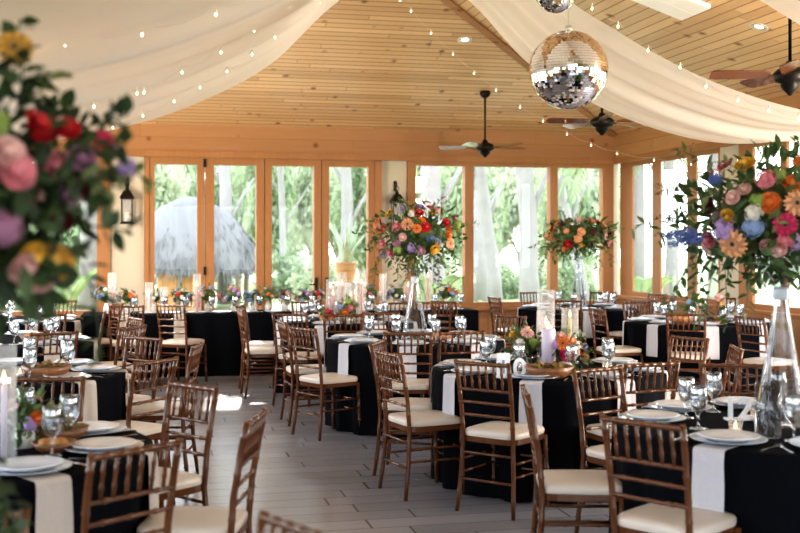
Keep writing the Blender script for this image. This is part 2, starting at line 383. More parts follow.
# ---------------------------------------------------------------- chiavari chair
def bamboo(p0,p1,r,rings,n=8,bump=1.28):
    p0=Vector(p0); p1=Vector(p1); pts=[p0]; rs=[r]; ln=(p1-p0).length
    for t in rings:
        for dt,k in((-.012,1),(-.005,bump),(.005,bump),(.012,1)):
            pts.append(p0.lerp(p1,t+dt/ln)); rs.append(r*k)
    pts.append(p1); rs.append(r); return pts,rs
def make_chair():
    t=thing('chiavari_chair','chair','chair'); W=M['chair']; h=.92
    def rod(name,p0,p1,r,rings,n=8):
        a,b=bamboo(p0,p1,r,rings); return obj(name,MB().tube(a,b,n),W,t)
    for s in(-1,1):
        # rear leg and back post in one sweep
        path=[(s*.198,-.228,0),(s*.184,-.202,.22),(s*.174,-.19,.44),(s*.177,-.205,.62),(s*.181,-.235,.80),(s*.184,-.262,h)]
        pts=[];rs=[]
        for i in range(5):
            a=Vector(path[i]);b=Vector(path[i+1])
            pts+= [a,a.lerp(b,.45),a.lerp(b,.5),a.lerp(b,.55)]; rs+=[.014,.014,.0172,.014]
        pts.append(Vector(path[5])); rs.append(.014); rs[0]=.012
        obj('back_post',MB().tube(pts,rs,10),W,t)
        rod('front_leg',(s*.192,.195,0),(s*.185,.175,.445),.015,(.3,.55,.8),10)
        rod('side_stretcher',(s*.18,-.2,.235),(s*.19,.185,.235),.0082,(.3,.7)); rod('side_stretcher',(s*.18,-.2,.315),(s*.19,.182,.315),.0082,(.3,.7))
    # seat frame with rounded front
    def slab(z0,z1,grow,bul=0):
        out=[]
        for i in range(28):
            a=2*PI*i/28; e=.32
            x=math.copysign(abs(cos(a))**e,cos(a)); y=math.copysign(abs(sin(a))**e,sin(a))
            out.append((x*(.198+grow)*(1-.05*(y<0)*abs(y)),y*(.2+grow)))
        return out
    m=MB(); o=slab(0,0,0); n=len(o)
    m.add([(x,y,.425) for x,y in o]+[(x,y,.458) for x,y in o],[tuple(range(n))[::-1],tuple(range(n,2*n))]+[(i,(i+1)%n,n+(i+1)%n,n+i) for i in range(n)])
    obj('seat_frame',m,W,t)
    m=MB(); vs=[]; lay=[(.985,.458),(1.0,.468),(1.0,.484),(.96,.496),(.8,.503),(.45,.507)]
    for k,z in lay: vs+=[(x*k,y*k,z) for x,y in o]
    fs=[(i*n+j,i*n+(j+1)%n,(i+1)*n+(j+1)%n,(i+1)*n+j) for i in range(len(lay)-1) for j in range(n)]
    vs.append((0,0,.508)); c=len(vs)-1; fs+=[((len(lay)-1)*n+j,(len(lay)-1)*n+(j+1)%n,c) for j in range(n)]
    m.add(vs,fs,True); obj('seat_cushion',m,M['cushion'],t)
    yb=lambda z: -.19-.072*max(0,(z-.44)/.48)**1.15
    rod('top_rail',(-.184,yb(.905),.905),(.184,yb(.905),.905),.0115,(.02,.17,.34,.5,.66,.83,.98))
    for z in(.745,.668,.59): rod('back_rail',(-.181,yb(z),z),(.181,yb(z),z),.0085,(.2,.5,.8))
    for i in range(6):
        x=-.132+.0528*i; rod('spindle',(x,yb(.745),.745),(x,yb(.905),.905),.0074,(.3,.65),6)
    rod('front_stretcher',(-.19,.187,.215),(.19,.187,.215),.0082,(.3,.7)); rod('front_stretcher',(-.19,.184,.30),(.19,.184,.30),.0082,(.3,.7))
    rod('back_stretcher',(-.176,-.203,.36),(.176,-.203,.36),.0082,(.3,.7)); rod('back_stretcher',(-.176,-.21,.20),(.176,-.21,.20),.0082,(.3,.7))
    return t
CHAIR=make_chair(); first=[True]
# tables (camera-plan centre xc, depth, seat offset deg)
TB={'twelve':(1.817,5.30,0),'ten':(1.02,7.68,-15),'cone':(.135,10.0,-5),'candles':(-.61,12.3,-15),'corner':(2.37,14.75,0),'side':(3.27,12.2,-5),
    'L1':(-1.84,4.65,0),'L2':(-2.63,7.35,13),'L3':(-3.5,9.8,3),'L4':(-4.35,12.4,-10),'L0':(-1.25,1.75,0)}
TR=.79
def chair(px,zc,target,label,push=True):
    xc=(px-400)/F*zc
    if isinstance(target,str):
        tx,tz,_=TB[target]; dx,dz=tx-xc,tz-zc
    else: dx,dz=target
    l=math.hypot(dx,dz); dx/=l; dz/=l
    ox,oz=xc+dx*.25,zc+dz*.25
    if push:
        for k,(tx,tz,_) in TB.items():
            r=math.hypot(ox-tx,oz-tz)
            if r<TR+.165: f=(TR+.165)/max(r,.01); ox,oz=tx+(ox-tx)*f,tz+(oz-tz)*f
    c=CHAIR if first[0] else copy_tree(CHAIR); first[0]=False
    c.location=cw(ox,oz); c.rotation_euler=(0,0,az(dx,dz)-PI/2)
    tag(c,label,'chair','chiavari chairs with ivory cushions'); return c
def head(px,Y,ang,label):
    p=on_y(px,Y); c=copy_tree(CHAIR); c.location=(p.x,p.y,0); c.rotation_euler=(0,0,ang); tag(c,label,'chair','chiavari chairs with ivory cushions')
W_='brown chiavari chair '
chair(493,6.78,(.62,.84),W_+'back square to the viewer before the pillar candle table')
chair(378,7.95,'ten',W_+'left of the pillar candle table, farther of two overlapping')
chair(401,7.2,'ten',W_+'in profile left of the pillar candle table, nearer of two')
chair(632,6.75,'ten',W_+'at the right front of the pillar candle table')
chair(689,8.34,'ten',W_+'standing alone before the front chair of the right side table')
chair(735,7.55,'ten',W_+'seen edge-on between the tall glass vase and the right side table')
chair(567,5.35,'twelve',W_+'seen from the side in the aisle left of the trumpet vase table')
chair(654,4.5,'twelve',W_+'nearest the viewer at lower right, back turned, trumpet vase table')
chair(612,6.2,'twelve',W_+'at the far left of the trumpet vase table')
chair(735,6.45,'twelve',W_+'behind the tall vase on the far side of the trumpet vase table')
chair(313,9.3,'cone',W_+'in profile left of the middle bouquet table, nearest the aisle')
chair(291,10.0,(1.2,.35),W_+'just behind the aisle chair at the left of the middle bouquet table')
chair(408,8.76,'cone',W_+'back to the viewer before the middle bouquet table, seat visible',)
chair(457,8.95,'cone',W_+'at the right front of the middle bouquet table, seat hidden')
chair(511,10.8,'cone',W_+'at the right of the middle bouquet table, beyond the table number card')
chair(381,11.25,'cone',W_+'facing the viewer behind the goblets of the middle bouquet table')
chair(290,11.03,'candles',W_+'at the front left of the table of tall candle cylinders')
chair(343,10.95,'candles',W_+'with back to the viewer just below the tall candle cylinders')
chair(241,11.75,(1.15,.3),W_+'in profile left of the candle cylinder table, nearest the aisle')
chair(254,12.5,(1.15,-.1),W_+'behind the aisle chair at the left of the candle cylinder table')
chair(308,13.35,'candles',W_+'facing the viewer on the far side of the candle cylinder table')
chair(500,14.4,'corner',W_+'at the left of the back corner table, side-on before the low panelling')
chair(566,13.6,'corner',W_+'back to the viewer before the back corner table')
chair(634,13.85,'corner',W_+'at the right front of the back corner table')
chair(534,15.8,'corner',W_+'behind the back corner table, left of the white cone vase')
chair(602,15.8,'corner',W_+'behind the back corner table, right of the white cone vase')
chair(657,15.3,'corner',W_+'at the far right of the back corner table, before the side windows')
chair(672.5,14.6,'corner',W_+'seen edge-on right of the back corner table')
chair(605,11.9,'side',W_+'in profile at the left of the right side table')
chair(686,11.05,'side',W_+'back to the viewer right before the right side table')
chair(648,13.1,'side',W_+'at the far left of the right side table')
chair(750,10.6,(.9,.45),W_+'seen edge-on at the right front of the side table')
chair(733,14.2,'side',W_+'on the far side of the right side table')
chair(127,3.9,'L1',W_+'large and blurred at lower left, back to the viewer')
chair(174,5.47,'L1',W_+'at the far right of the left front table, its cushion showing below')
chair(254,4.56,'L1',W_+'in the aisle at lower left, back steeply slanted')
chair(26,5.5,'L1',W_+'facing the viewer behind the plates of the left front table')
chair(196,7.7,(-1,-.02),W_+'seen edge-on at the right of the second left table')
chair(155,6.72,'L2',W_+'at the near right of the second left table')
chair(127,8.2,'L2',W_+'at the far right of the second left table')
chair(54,8.77,'L3',W_+'back to the viewer before the third left table')
chair(45,10.95,'L3',W_+'facing the viewer on the far side of the third left table')
chair(122,10.4,'L3',W_+'at the right rear of the third left table, overlapping others')
chair(132,9.35,'L3',W_+'at the right of the third left table, nearest the aisle')
chair(104,11.4,(-1,-.25),W_+'beyond the third left table, before the low panelling')
chair(56,13.45,'L4',W_+'facing the viewer beyond the fourth left table, before the banana leaves')
chair(97,12.9,'L4',W_+'at the right of the fourth left table')
chair(-76,2.78,(-.05,-1),W_+'of which only a blurred post top shows in the lower left corner')
chair(300,2.78,(-.6,-.5),W_+'of which only a blurred rail shows at the bottom edge')
head(128,13.06,-.05,W_+'at the left end of the long head table, back to the viewer')
head(183,13.1,-.62,W_+'standing clear at the left front of the long head table')
head(397,13.05,0,W_+'before the long head table, left of the clear cone vase')
head(430,13.05,.1,W_+'before the long head table, right of the clear cone vase')
head(457,13.1,-.95,W_+'turned sideways at the right end of the long head table')
head(190,15.25,PI,W_+'on the far side of the long head table below the thatched hut')

# ---------------------------------------------------------------- tables and settings
random.seed(4)
def tablecloth(key,label):
    tx,tz,_=TB[key]; rnd=random.Random(key); n=144; ph=[rnd.uniform(0,6.28) for _ in range(4)]; nf=rnd.choice((15,16,17))
    m=MB(); vs=[(0,0,.757)]; fs=[]
    rings=[(.4,.757,0),(.74,.757,0),(TR-.012,.7565,0),(TR-.002,.752,0),(TR+.001,.742,.02),(TR,.70,.12),(TR-.003,.6,.3),(TR-.006,.45,.55),(TR-.008,.3,.75),(TR-.008,.15,.9),(TR-.006,.006,1)]
    for r,z,k in rings:
        for j in range(n):
            a=2*PI*j/n; w=sin(nf*a+ph[0]+.6*sin(3*a+ph[1]))*.7+.35*sin((nf*2-5)*a+ph[2])
            rr=r+k*.030*w-(k*.012 if w<0 else 0); vs.append((rr*cos(a),rr*sin(a),z))
    fs+=[(0,1+j,1+(j+1)%n) for j in range(n)]
    for i in range(len(rings)-1):
        for j in range(n): fs.append((1+i*n+j,1+(i+1)*n+j,1+(i+1)*n+(j+1)%n,1+i*n+(j+1)%n))
    m.add(vs,fs,True); o=obj('tablecloth',m,M['black'],None,cw(tx,tz)); tag(o,label,'tablecloth','floor length black round tablecloths'); return o
NAMES={'twelve':'trumpet vase table','ten':'pillar candle table','cone':'middle bouquet table','candles':'candle cylinder table','corner':'back corner table',
 'side':'right side table','L1':'left front table','L2':'second left table','L3':'third left table','L4':'fourth left table'}
tablecloth('twelve','black floor-length cloth on the round table at lower right under the tall glass vase')
tablecloth('ten','black floor-length cloth on the round table with the pillar candles and number 10')
tablecloth('cone','black floor-length cloth on the round table under the middle tall bouquet')
tablecloth('candles','black floor-length cloth on the round table with the cluster of tall candle cylinders')
tablecloth('corner','black floor-length cloth on the round table in the back right corner')
tablecloth('side','black floor-length cloth on the round table by the right side windows')
tablecloth('L1','black floor-length cloth on the round table at lower left front')
tablecloth('L2','black floor-length cloth on the second round table along the left edge')
tablecloth('L3','black floor-length cloth on the third round table along the left edge')
tablecloth('L4','black floor-length cloth on the farthest round table along the left edge by the window')
tablecloth('L0','black floor-length cloth on the nearest left table below the blurred bouquet')
def copier(o):
    st=[True]
    def f():
        if st[0]: st[0]=False; return o
        return copy_tree(o)
    return f
TZ=.757
charger=copier(obj('charger_plate',MB().lathe([(.0,.003),(.10,.003),(.112,.006),(.150,.012),(.163,.016),(.165,.019),(.158,.018),(.112,.010),(.0,.008)],36),M['charger']))
plate=copier(obj('dinner_plate',MB().lathe([(.0,.001),(.085,.001),(.092,.005),(.130,.018),(.135,.022),(.131,.023),(.092,.011),(.0,.009)],32),M['china']))
def goblet0():
    t=thing('water_goblet','g','goblet')
    obj('glass',MB().lathe([(.0,.003),(.034,.003),(.036,.005),(.010,.010),(.0055,.020),(.0055,.055),(.011,.066),(.026,.082),(.036,.105),(.039,.130),(.035,.165),(.033,.178),(.0315,.178),(.0335,.165),(.0365,.130),(.034,.106),(.024,.085),(.0,.072)],16),M['glass'],t)
    obj('water',MB().lathe([(.0,.0745),(.0225,.087),(.0325,.107),(.035,.130),(.0345,.148),(.0,.148)],16),M['water'],t)
    return t
gb=goblet0(); gb.scale=(1.15,1.15,1.15); goblet=copier(gb)
def fork0():
    m=MB(); m.box((0,-.03,.004),(.008,.13,.003)); m.box((0,-.088,.004),(.013,.03,.003)); m.box((0,.045,.005),(.022,.03,.003))
    for i in range(4): m.box((-.0085+.00567*i,.083,.005),(.003,.05,.003))
    return obj('fork',m,M['steel'])
def knife0():
    m=MB(); m.box((0,-.06,.005),(.012,.09,.005))
    m.add([(-.008,-.015,.003),(.006,-.015,.003),(.010,.05,.003),(.002,.11,.003),(-.008,.10,.003)]+[(-.008,-.015,.005),(.006,-.015,.005),(.010,.05,.005),(.002,.11,.005),(-.008,.10,.005)],[(4,3,2,1,0),(5,6,7,8,9)]+[(i,(i+1)%5,5+(i+1)%5,5+i) for i in range(5)])
    return obj('knife',m,M['steel'])
fork=copier(fork0()); knife=copier(knife0())
def napkin0(mat):
    # lies from under the plate to the edge, then hangs; local +x points outward, origin at table centre
    m=MB(); pr=[(.52,.0032),(.70,.0032),(.782,.0032),(.796,.0005),(.8055,-.012),(.8075,-.05),(.8085,-.15),(.8125,-.27),(.8145,-.33)]
    vs=[]
    for i,(r,z) in enumerate(pr):
        for k in range(5):
            w=(k/4-.5)*.14*(1+.05*(i>5)); vs.append((r+ .004*sin(k*1.9)*(i>4),w,z))
    nn=len(vs); vs+=[(x-.0028*(z<-.005) ,y,z-.0024 if z>-.005 else z) for x,y,z in vs]
    fs=[(i*5+k,(i+1)*5+k,(i+1)*5+k+1,i*5+k+1) for i in range(len(pr)-1) for k in range(4)]
    fs+=[tuple(q+nn for q in f)[::-1] for f in fs]
    n0=len(pr)
    for i in range(n0-1):
        for e in(0,4): fs.append((i*5+e,i*5+e+nn,(i+1)*5+e+nn,(i+1)*5+e))
    for e in(0,n0-1):
        for k in range(4): fs.append((e*5+k,e*5+k+1,e*5+k+1+nn,e*5+k+nn))
    m.add(vs,fs,False); return obj('napkin',m,mat)
napkin=copier(napkin0(M['napkin'])); napkin_iv=copier(napkin0(M['napkin_ivory']))
DIRS=['right','far right','far','far left','left','near left','near','near right']
def settings(key,full,iv=False,skip=()):
    tx,tz,off=TB[key]; nm=NAMES[key]; base=Vector(cw(tx,tz,TZ))
    for k in range(8):
        d=DIRS[k]
        if d in skip: continue
        A=math.radians({('twelve',5):-130,('twelve',4):168,('twelve',3):127}.get((key,k),off+45*k)); a=az(cos(A),sin(A)); er=Vector((cos(a),sin(a),0)); et=Vector((-sin(a),cos(a),0)); side=f'at the {d} of the {nm}'
        o=(napkin_iv if iv else napkin)(); o.location=base; o.rotation_euler=(0,0,a); tag(o,('ivory' if iv else 'pale grey')+f' napkin hanging {side}','napkin',f'napkins on the {nm}')
        p=base+er*.60
        o=charger(); o.location=p+Vector((0,0,.0035)); tag(o,f'wide pale charger plate {side}','plate',f'charger plates on the {nm}')
        o=plate(); o.location=p+Vector((0,0,.0125)); tag(o,f'white dinner plate {side}','plate',f'dinner plates on the {nm}')
        a2=a+math.radians(28)
        o=goblet(); o.location=base+Vector((cos(a2),sin(a2),0))*.445; tag(o,f'goblet of water {side}','goblet',f'water goblets on the {nm}')
        if full:
            o=fork(); o.location=p-et*.20+er*.02; o.rotation_euler=(0,0,a+PI/2); tag(o,f'steel fork {side}','fork',f'forks on the {nm}')
            o=knife(); o.location=p+et*.20+er*.02; o.rotation_euler=(0,0,a+PI/2); tag(o,f'steel knife {side}','knife',f'knives on the {nm}')
settings('twelve',True); settings('ten',True); settings('cone',True); settings('candles',False); settings('corner',False); settings('side',False)
settings('L1',True,True); settings('L2',True,True); settings('L3',False,True); settings('L4',False,True)
# head table
HX0,HX1,HY0,HY1=-.75,4.15,13.62,14.38
m=MB(); n=0
per=[]
for i in range(70): per.append((HX0+(HX1-HX0)*i/70,HY0,0,-1))
for i in range(12): per.append((HX1,HY0+(HY1-HY0)*i/12,1,0))
for i in range(70): per.append((HX1-(HX1-HX0)*i/70,HY1,0,1))
for i in range(12): per.append((HX0,HY1-(HY1-HY0)*i/12,-1,0))
n=len(per); vs=[]
for z,k in((.757,-.3),(.755,0),(.735,.05),(.5,.5),(.25,.8),(.006,1)):
    for j,(x,y,nx,ny) in enumerate(per):
        w=max(0,k)*.018*(sin(j*1.3)+.5*sin(j*2.9+1)) + (0 if k>=0 else k*.02); vs.append((x+nx*w,y+ny*w,z))
fs=[tuple(range(n))]+[(i*n+j,(i+1)*n+j,(i+1)*n+(j+1)%n,i*n+(j+1)%n) for i in range(5) for j in range(n)]
m.add(vs,fs,True); tag(obj('tablecloth',m,M['black']),'long black floor-length cloth on the straight head table before the folding glass doors','tablecloth')
for px in(180,124,300):
    q=on_y(px,HY0); o=napkin_iv(); o.location=(q.x,HY0+.782,TZ); o.rotation_euler=(0,0,-PI/2); tag(o,'ivory napkin hanging at the front of the head table '+{180:'behind its left front chair',124:'near its left end',300:'near its middle'}[px],'napkin','napkins on the head table')
HT=[]
def onhead(px,Y=13.95): p=on_y(px,Y); return Vector((p.x,p.y,TZ))
for i,px in enumerate((120,150,172,198,222,247,275,300,318,360,392,424,450)):
    p=onhead(px,13.80); where=f'on the head table, {["first","second","third","fourth","fifth","sixth","seventh","eighth","ninth","tenth","eleventh","twelfth","thirteenth"][i]} from its left end'
    o=plate(); o.location=p+Vector((0,.02,.0)); tag(o,f'white dinner plate {where}','plate','dinner plates on the head table')
    o=goblet(); o.location=p+Vector((.17,.10,0)); tag(o,f'stemmed water goblet {where}','goblet','water goblets on the head table')

# ---------------------------------------------------------------- flowers
cache={}
def rose_mesh(col):
    k=('rose',col)
    if k in cache: return cache[k]
    rnd=random.Random(col); m=MB()
    m.ball((0,0,.12),.42,8,6)
    for ring,(np_,tilt,rad,sz) in enumerate(((4,.25,.28,.55),(5,.6,.42,.72),(6,1.0,.55,.8),(7,1.35,.62,.85))):
        for i in range(np_):
            a=2*PI*i/np_+ring*.5+rnd.uniform(-.1,.1); R=Matrix.Rotation(a,3,'Z')
            vs=[]
            for iu in range(4):
                for iv in range(4):
                    u=iu/3; v=iv/3-.5; w=sz*(.55+.75*u-.45*u*u)
                    out=rad*.35+sin(tilt)*u*sz*.75+.16*u*u; up=-.15+cos(tilt)*u*sz*.8+.10*(1-4*v*v)*-.5
                    vs.append(R@Vector((out-.5*v*v*w*1.2,v*w*1.3,up+.05)))
            m.add(vs,[(p*4+q,p*4+q+1,(p+1)*4+q+1,(p+1)*4+q) for p in range(3) for q in range(3)],True)
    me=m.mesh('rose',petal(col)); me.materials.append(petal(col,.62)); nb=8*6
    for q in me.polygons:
        if q.index>=nb and ((q.index-nb)//9)%2: q.material_index=1  # every other petal gets the painted shade
    cache[k]=me; return me
def gerbera_mesh(col):
    k=('gerbera',col)
    if k in cache: return cache[k]
    m=MB()
    for ring,(np_,ln,z) in enumerate(((17,1.0,0),(17,.86,.09),(13,.5,.16))):
        for i in range(np_):
            a=2*PI*(i+.5*ring)/np_; R=Matrix.Rotation(a,3,'Z')
            vs=[R@Vector(p) for p in((.15,-.05,z),(.15,.05,z),(ln*.72,.125,z+.14),(ln*.72,-.125,z+.14),(ln,.07,z+.04),(ln,-.07,z+.04))]
            m.add(vs,[(0,1,2,3),(3,2,4,5)],True)
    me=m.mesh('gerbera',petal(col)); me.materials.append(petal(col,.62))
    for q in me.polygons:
        if q.index//2>=34 or (q.index//2)%2: q.material_index=1  # inner ring and alternate petals get the painted shade
    cache[k]=me; return me
def cluster_mesh(col):
    k=('cluster',col)
    if k in cache: return cache[k]
    rnd=random.Random(col+'c'); m=MB()
    for i in range(60):
        d=Vector((rnd.gauss(0,1),rnd.gauss(0,1),rnd.gauss(.4,1))).normalized(); c=d*rnd.uniform(.75,1); t=d.orthogonal().normalized(); b=d.cross(t)
        for q in range(4):
            a=q*PI/2+rnd.uniform(0,1); e=t*cos(a)+b*sin(a); f=t*-sin(a)+b*cos(a)
            m.add([c,c+e*.15-f*.09+d*.05,c+e*.24+d*.03,c+e*.15+f*.09+d*.05],[(0,1,2,3)])
    m.ball((0,0,0),.72,8,6); cache[k]=m.mesh('blossom',petal(col)); return cache[k]
def spike_mesh(col):
    k=('spike',col)
    if k in cache: return cache[k]
    rnd=random.Random(col+'s'); m=MB(); m.tube([(0,0,-1.2),(0,0,3.4)],.06,5)
    for i in range(46):
        z=i/46*3.3; a=i*2.4; r=.48*(1-.62*i/46); c=Vector((cos(a)*r,sin(a)*r,z)); d=Vector((cos(a),sin(a),.4)).normalized(); t=d.orthogonal().normalized(); b=d.cross(t)
        for q in range(5):
            g=q*2*PI/5; e=t*cos(g)+b*sin(g); f=t*-sin(g)+b*cos(g); s=.34*(1-.5*i/46)
            m.add([c,c+e*s*.6-f*s*.35+d*.06,c+e*s+d*.1,c+e*s*.6+f*s*.35+d*.06],[(0,1,2,3)])
    cache[k]=m.mesh('delphinium_spike',petal(col)); return cache[k]
NM={'rose':'rose','gerbera':'gerbera','cluster':'blossom_cluster','spike':'delphinium_spike'}
FM={'rose':rose_mesh,'gerbera':gerbera_mesh,'cluster':cluster_mesh,'spike':spike_mesh}
def aim(d): return Vector(d).to_track_quat('Z','Y').to_euler()
def flower(root,kind,col,p,d,s):
    o=link(NM[kind],FM[kind](col),root,p); o.rotation_euler=aim(d); o.scale=(s,s,s)
    if kind=='gerbera':
        e=link('flower_centre',cache.get('eye') or cache.setdefault('eye',MB().lathe([(0,.16),(.14,.15),(.22,.08),(.2,.02)],10).mesh('flower_centre',M['dark'])),o)
    return o
def leaf(m,p,d,n,ln,w):
    d=d.normalized(); s=d.cross(n)
    if s.length<1e-4: s=d.orthogonal()
    s.normalize(); up=s.cross(d)
    vs=[p,p+d*ln*.35+s*w*.5+up*ln*.06,p+d*ln*.35-s*w*.5+up*ln*.06,p+d*ln*.7+s*w*.38+up*ln*.02,p+d*ln*.7-s*w*.38+up*ln*.02,p+d*ln-up*ln*.08,p+d*ln*.35,p+d*ln*.7]
    m.add(vs,[(0,1,6),(0,6,2),(1,3,7,6),(6,7,4,2),(3,5,7),(7,5,4)],True)
def sprig(m,rnd,p,d,ln,leafs,ls,droop=0.0,lw=.45):
    d=Vector(d).normalized(); pts=[Vector(p)]; dd=d.copy()
    for i in range(6):
        dd=(dd+Vector((rnd.gauss(0,.08),rnd.gauss(0,.08),-droop*.35+rnd.gauss(0,.06)))).normalized(); pts.append(pts[-1]+dd*ln/6)
    m.tube(pts,[.0022]*7,4)
    for i in range(leafs):
        t=(i+.6)/leafs*5.99; k=int(t); q=pts[k].lerp(pts[k+1],t-k); dr=(pts[k+1]-pts[k]).normalized()
        sd=dr.cross(Vector((rnd.gauss(0,1),rnd.gauss(0,1),rnd.gauss(0,1)))).normalized()
        leaf(m,q,dr*.5+sd,Vector((rnd.gauss(0,.6),rnd.gauss(0,.6),1)),ls*rnd.uniform(.7,1.2),ls*lw)
def bouquet(root,ctr,R,flowers,rnd,nfill,palette,fs,greens,sprigs,trails,gm='green',fillfrac=.78,trail_len=.4,leafs=.06):
    """ctr/R: ellipsoid in root space; flowers: list of (dir, kind, colour, size) on its surface"""
    ctr=Vector(ctr)
    def surf(d,k=1.0): return ctr+Vector((d.x*R[0],d.y*R[1],d.z*R[2]))*k
    g=MB(); g.ball(ctr,1,14,9,(R[0]*.62,R[1]*.62,R[2]*.62))
    for i in range(greens):
        d=Vector((rnd.gauss(0,1),rnd.gauss(0,1),rnd.gauss(0,.9))).normalized(); p=surf(d,rnd.uniform(.55,1.06))
        leaf(g,p,d+Vector((rnd.gauss(0,.7),rnd.gauss(0,.7),rnd.gauss(0,.7))),d+Vector((0,0,.5)),leafs*rnd.uniform(.6,1.4),leafs*rnd.uniform(.3,.5))
    obj('foliage',g,M[gm],root)['kind']='stuff'
    s=MB()
    for i in range(sprigs):
        d=Vector((rnd.gauss(0,1),rnd.gauss(0,1),rnd.gauss(.15,.7))).normalized(); sprig(s,rnd,surf(d,.8),d,R[0]*rnd.uniform(.4,.75),11,leafs*.62,.3)
    obj('sprigs',s,M['green2'],root)['kind']='stuff'
    t=MB()
    for i in range(trails):
        a=rnd.uniform(0,2*PI); d=Vector((cos(a),sin(a),-.35)).normalized(); sprig(t,rnd,surf(d,.75),Vector((cos(a)*.7,sin(a)*.7,-.4)),trail_len*rnd.uniform(.6,1.1),14,leafs*.75,1.4,.35)
    if trails: obj('trailing_leaves',t,M[gm],root)['kind']='stuff'
    placed=[]
    for d,kind,col,sz in flowers:
        d=Vector(d).normalized(); flower(root,kind,col,surf(d,1.06 if kind=='gerbera' else rnd.uniform(.9,1.03)),d,sz); placed.append((d,sz))
    tries=0; n=0
    while n<nfill and tries<600:
        tries+=1; d=Vector((rnd.gauss(0,1),rnd.gauss(0,1),rnd.gauss(.1,.8))).normalized()
        if d.z<-.75: continue
        sz=fs*rnd.uniform(.7,1.1)
        if any((surf(d)-surf(e)).length<(sz+q)*.8 for e,q in placed): continue
        kind=rnd.choice(('rose','rose','cluster','gerbera')); flower(root,kind,rnd.choice(palette),surf(d,rnd.uniform(.86,1.0)),d,sz); placed.append((d,sz)); n+=1
def facing(ctr_world,R,px,py):
    """direction on the ellipsoid's near side seen at this pixel"""
    o=Vector((0,0,CH)); d=(pt(px,py,1.0)-o).normalized(); S=lambda v:Vector((v.x/R[0],v.y/R[1],v.z/R[2]))
    a=S(o-ctr_world); b=S(d); A=b.dot(b); B=a.dot(b); Cc=a.dot(a)-1; q=B*B-A*Cc
    t=(-B-math.sqrt(q))/A if q>0 else -B/A
    return (a+b*t).normalized()
def cone_vase(key,label,dxy=(0,0),zneck=1.33,ztop=1.44,rb=.12,rt=.14,inst=None):
    tx,tz,_=TB[key]; b=cw(tx+dxy[0],tz+dxy[1],TZ); v=thing('cone_vase',label,'vase',b)
    zn=zneck-TZ; zt=ztop-TZ; n=28
    obj('glass_body',MB().lathe([(0,.004),(rb,.004),(rb+.004,.010),(rb*.97,.03),(.030,zn-.02),(.026,zn),(.022,zn),(.026,zn-.02),(rb*.93,.03),(0,.016)],n),M['vase'],v)
    obj('glass_trumpet',MB().lathe([(.024,zn+.001),(.03,zn+.02),(rt*.55,zn+(zt-zn)*.5),(rt,zt),(rt-.005,zt),(rt*.5,zn+(zt-zn)*.5),(.022,zn+.022),(.0,zn+.012)],n),M['vase'],v)
    obj('neck_collar',MB().lathe([(.031,zn-.03),(.036,zn-.02),(.036,zn+.02),(.031,zn+.03),(.0275,zn+.03),(.0275,zn-.03),(.031,zn-.03)],n),M['charger'],v)
    return v
def pixflowers(ctr,R,lst,f=1.0):
    return [(facing(ctr,R,px,py),k,c,s*f) for px,py,k,c,s in lst]
# middle bouquet
cone_vase('cone','clear cone-shaped glass vase holding up the middle tall bouquet',zneck=1.29,ztop=1.40,rb=.125,rt=.10)
tx,tz,_=TB['cone']; ctr=pt(417,236,10.0); R=(.40,.36,.29)
b=thing('flower_bouquet','large mixed red, orange, yellow and lilac bouquet atop the clear cone vase in the middle','bouquet',ctr)
fl=pixflowers(ctr,R,[(389,213,'rose','yellow',.055),(379,224,'gerbera','orange',.065),(384,229,'rose','red',.05),(395,227,'cluster','pink',.06),(408,225,'gerbera','peach',.07),(419,211,'rose','red',.055),
 (427,201,'gerbera','ochre',.06),(431,207,'rose','pink',.05),(422,219,'rose','orange',.045),(426,227,'rose','red',.055),(417,229,'gerbera','orange',.05),(446,223,'rose','red',.055),(457,225,'cluster','lime',.06),
 (452,235,'rose','orange',.05),(448,243,'gerbera','peach',.06),(435,250,'rose','yellow',.06),(437,240,'spike','sky',.035),(411,249,'cluster','lilac',.06),(420,250,'cluster','mauve',.06),(397,250,'cluster','lime',.055),
 (395,244,'cluster','mauve',.05),(381,256,'cluster','lilac',.05),(382,244,'rose','pink',.05),(403,237,'rose','blush',.045),(440,243,'rose','blush',.04),(430,238,'cluster','blue',.045),(411,212,'cluster','white',.045),(455,247,'rose','blush',.045)])
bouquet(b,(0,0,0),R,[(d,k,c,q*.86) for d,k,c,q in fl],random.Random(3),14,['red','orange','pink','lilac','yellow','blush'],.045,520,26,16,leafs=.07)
# right bouquet
cone_vase('twelve','tall clear trumpet-topped glass vase standing on the trumpet vase table at right front',zneck=1.385,ztop=1.60,rb=.125,rt=.19)
ctr=pt(781,218,5.30); R=(.48,.42,.31)
b=thing('flower_bouquet','big bouquet of gerberas, roses and blue delphinium atop the right trumpet vase','bouquet',ctr)
fl=pixflowers(ctr,R,[(726,167,'rose','pink',.055),(745,164,'rose','yellow',.07),(766,180,'cluster','pink',.07),(769,201,'rose','orange',.07),(706,205,'rose','maroon',.055),(721,218,'rose','yellow',.06),(785,224,'gerbera','magenta',.075),
 (736,242,'gerbera','peach',.095),(703,241,'rose','pink',.06),(766,249,'rose','blush',.05),(778,251,'rose','blush',.055),(796,204,'gerbera','peach',.08),(725,231,'cluster','lilac',.08),(751,228,'cluster','sky',.075),(753,213,'cluster','white',.06),
 (717,181,'cluster','blue',.05),(786,240,'cluster','pink',.06),(797,243,'cluster','lilac',.06),(711,218,'rose','mauve',.045),(793,181,'rose','orange',.06),(741,186,'rose','blush',.045),(755,199,'cluster','lime',.05),(732,197,'rose','blush',.05),(779,174,'cluster','lime',.05)])
bouquet(b,(0,0,0),R,[(d,k,c,q*.74) for d,k,c,q in fl],random.Random(8),14,['pink','orange','lilac','yellow','blush','sky'],.045,900,12,9,leafs=.08)
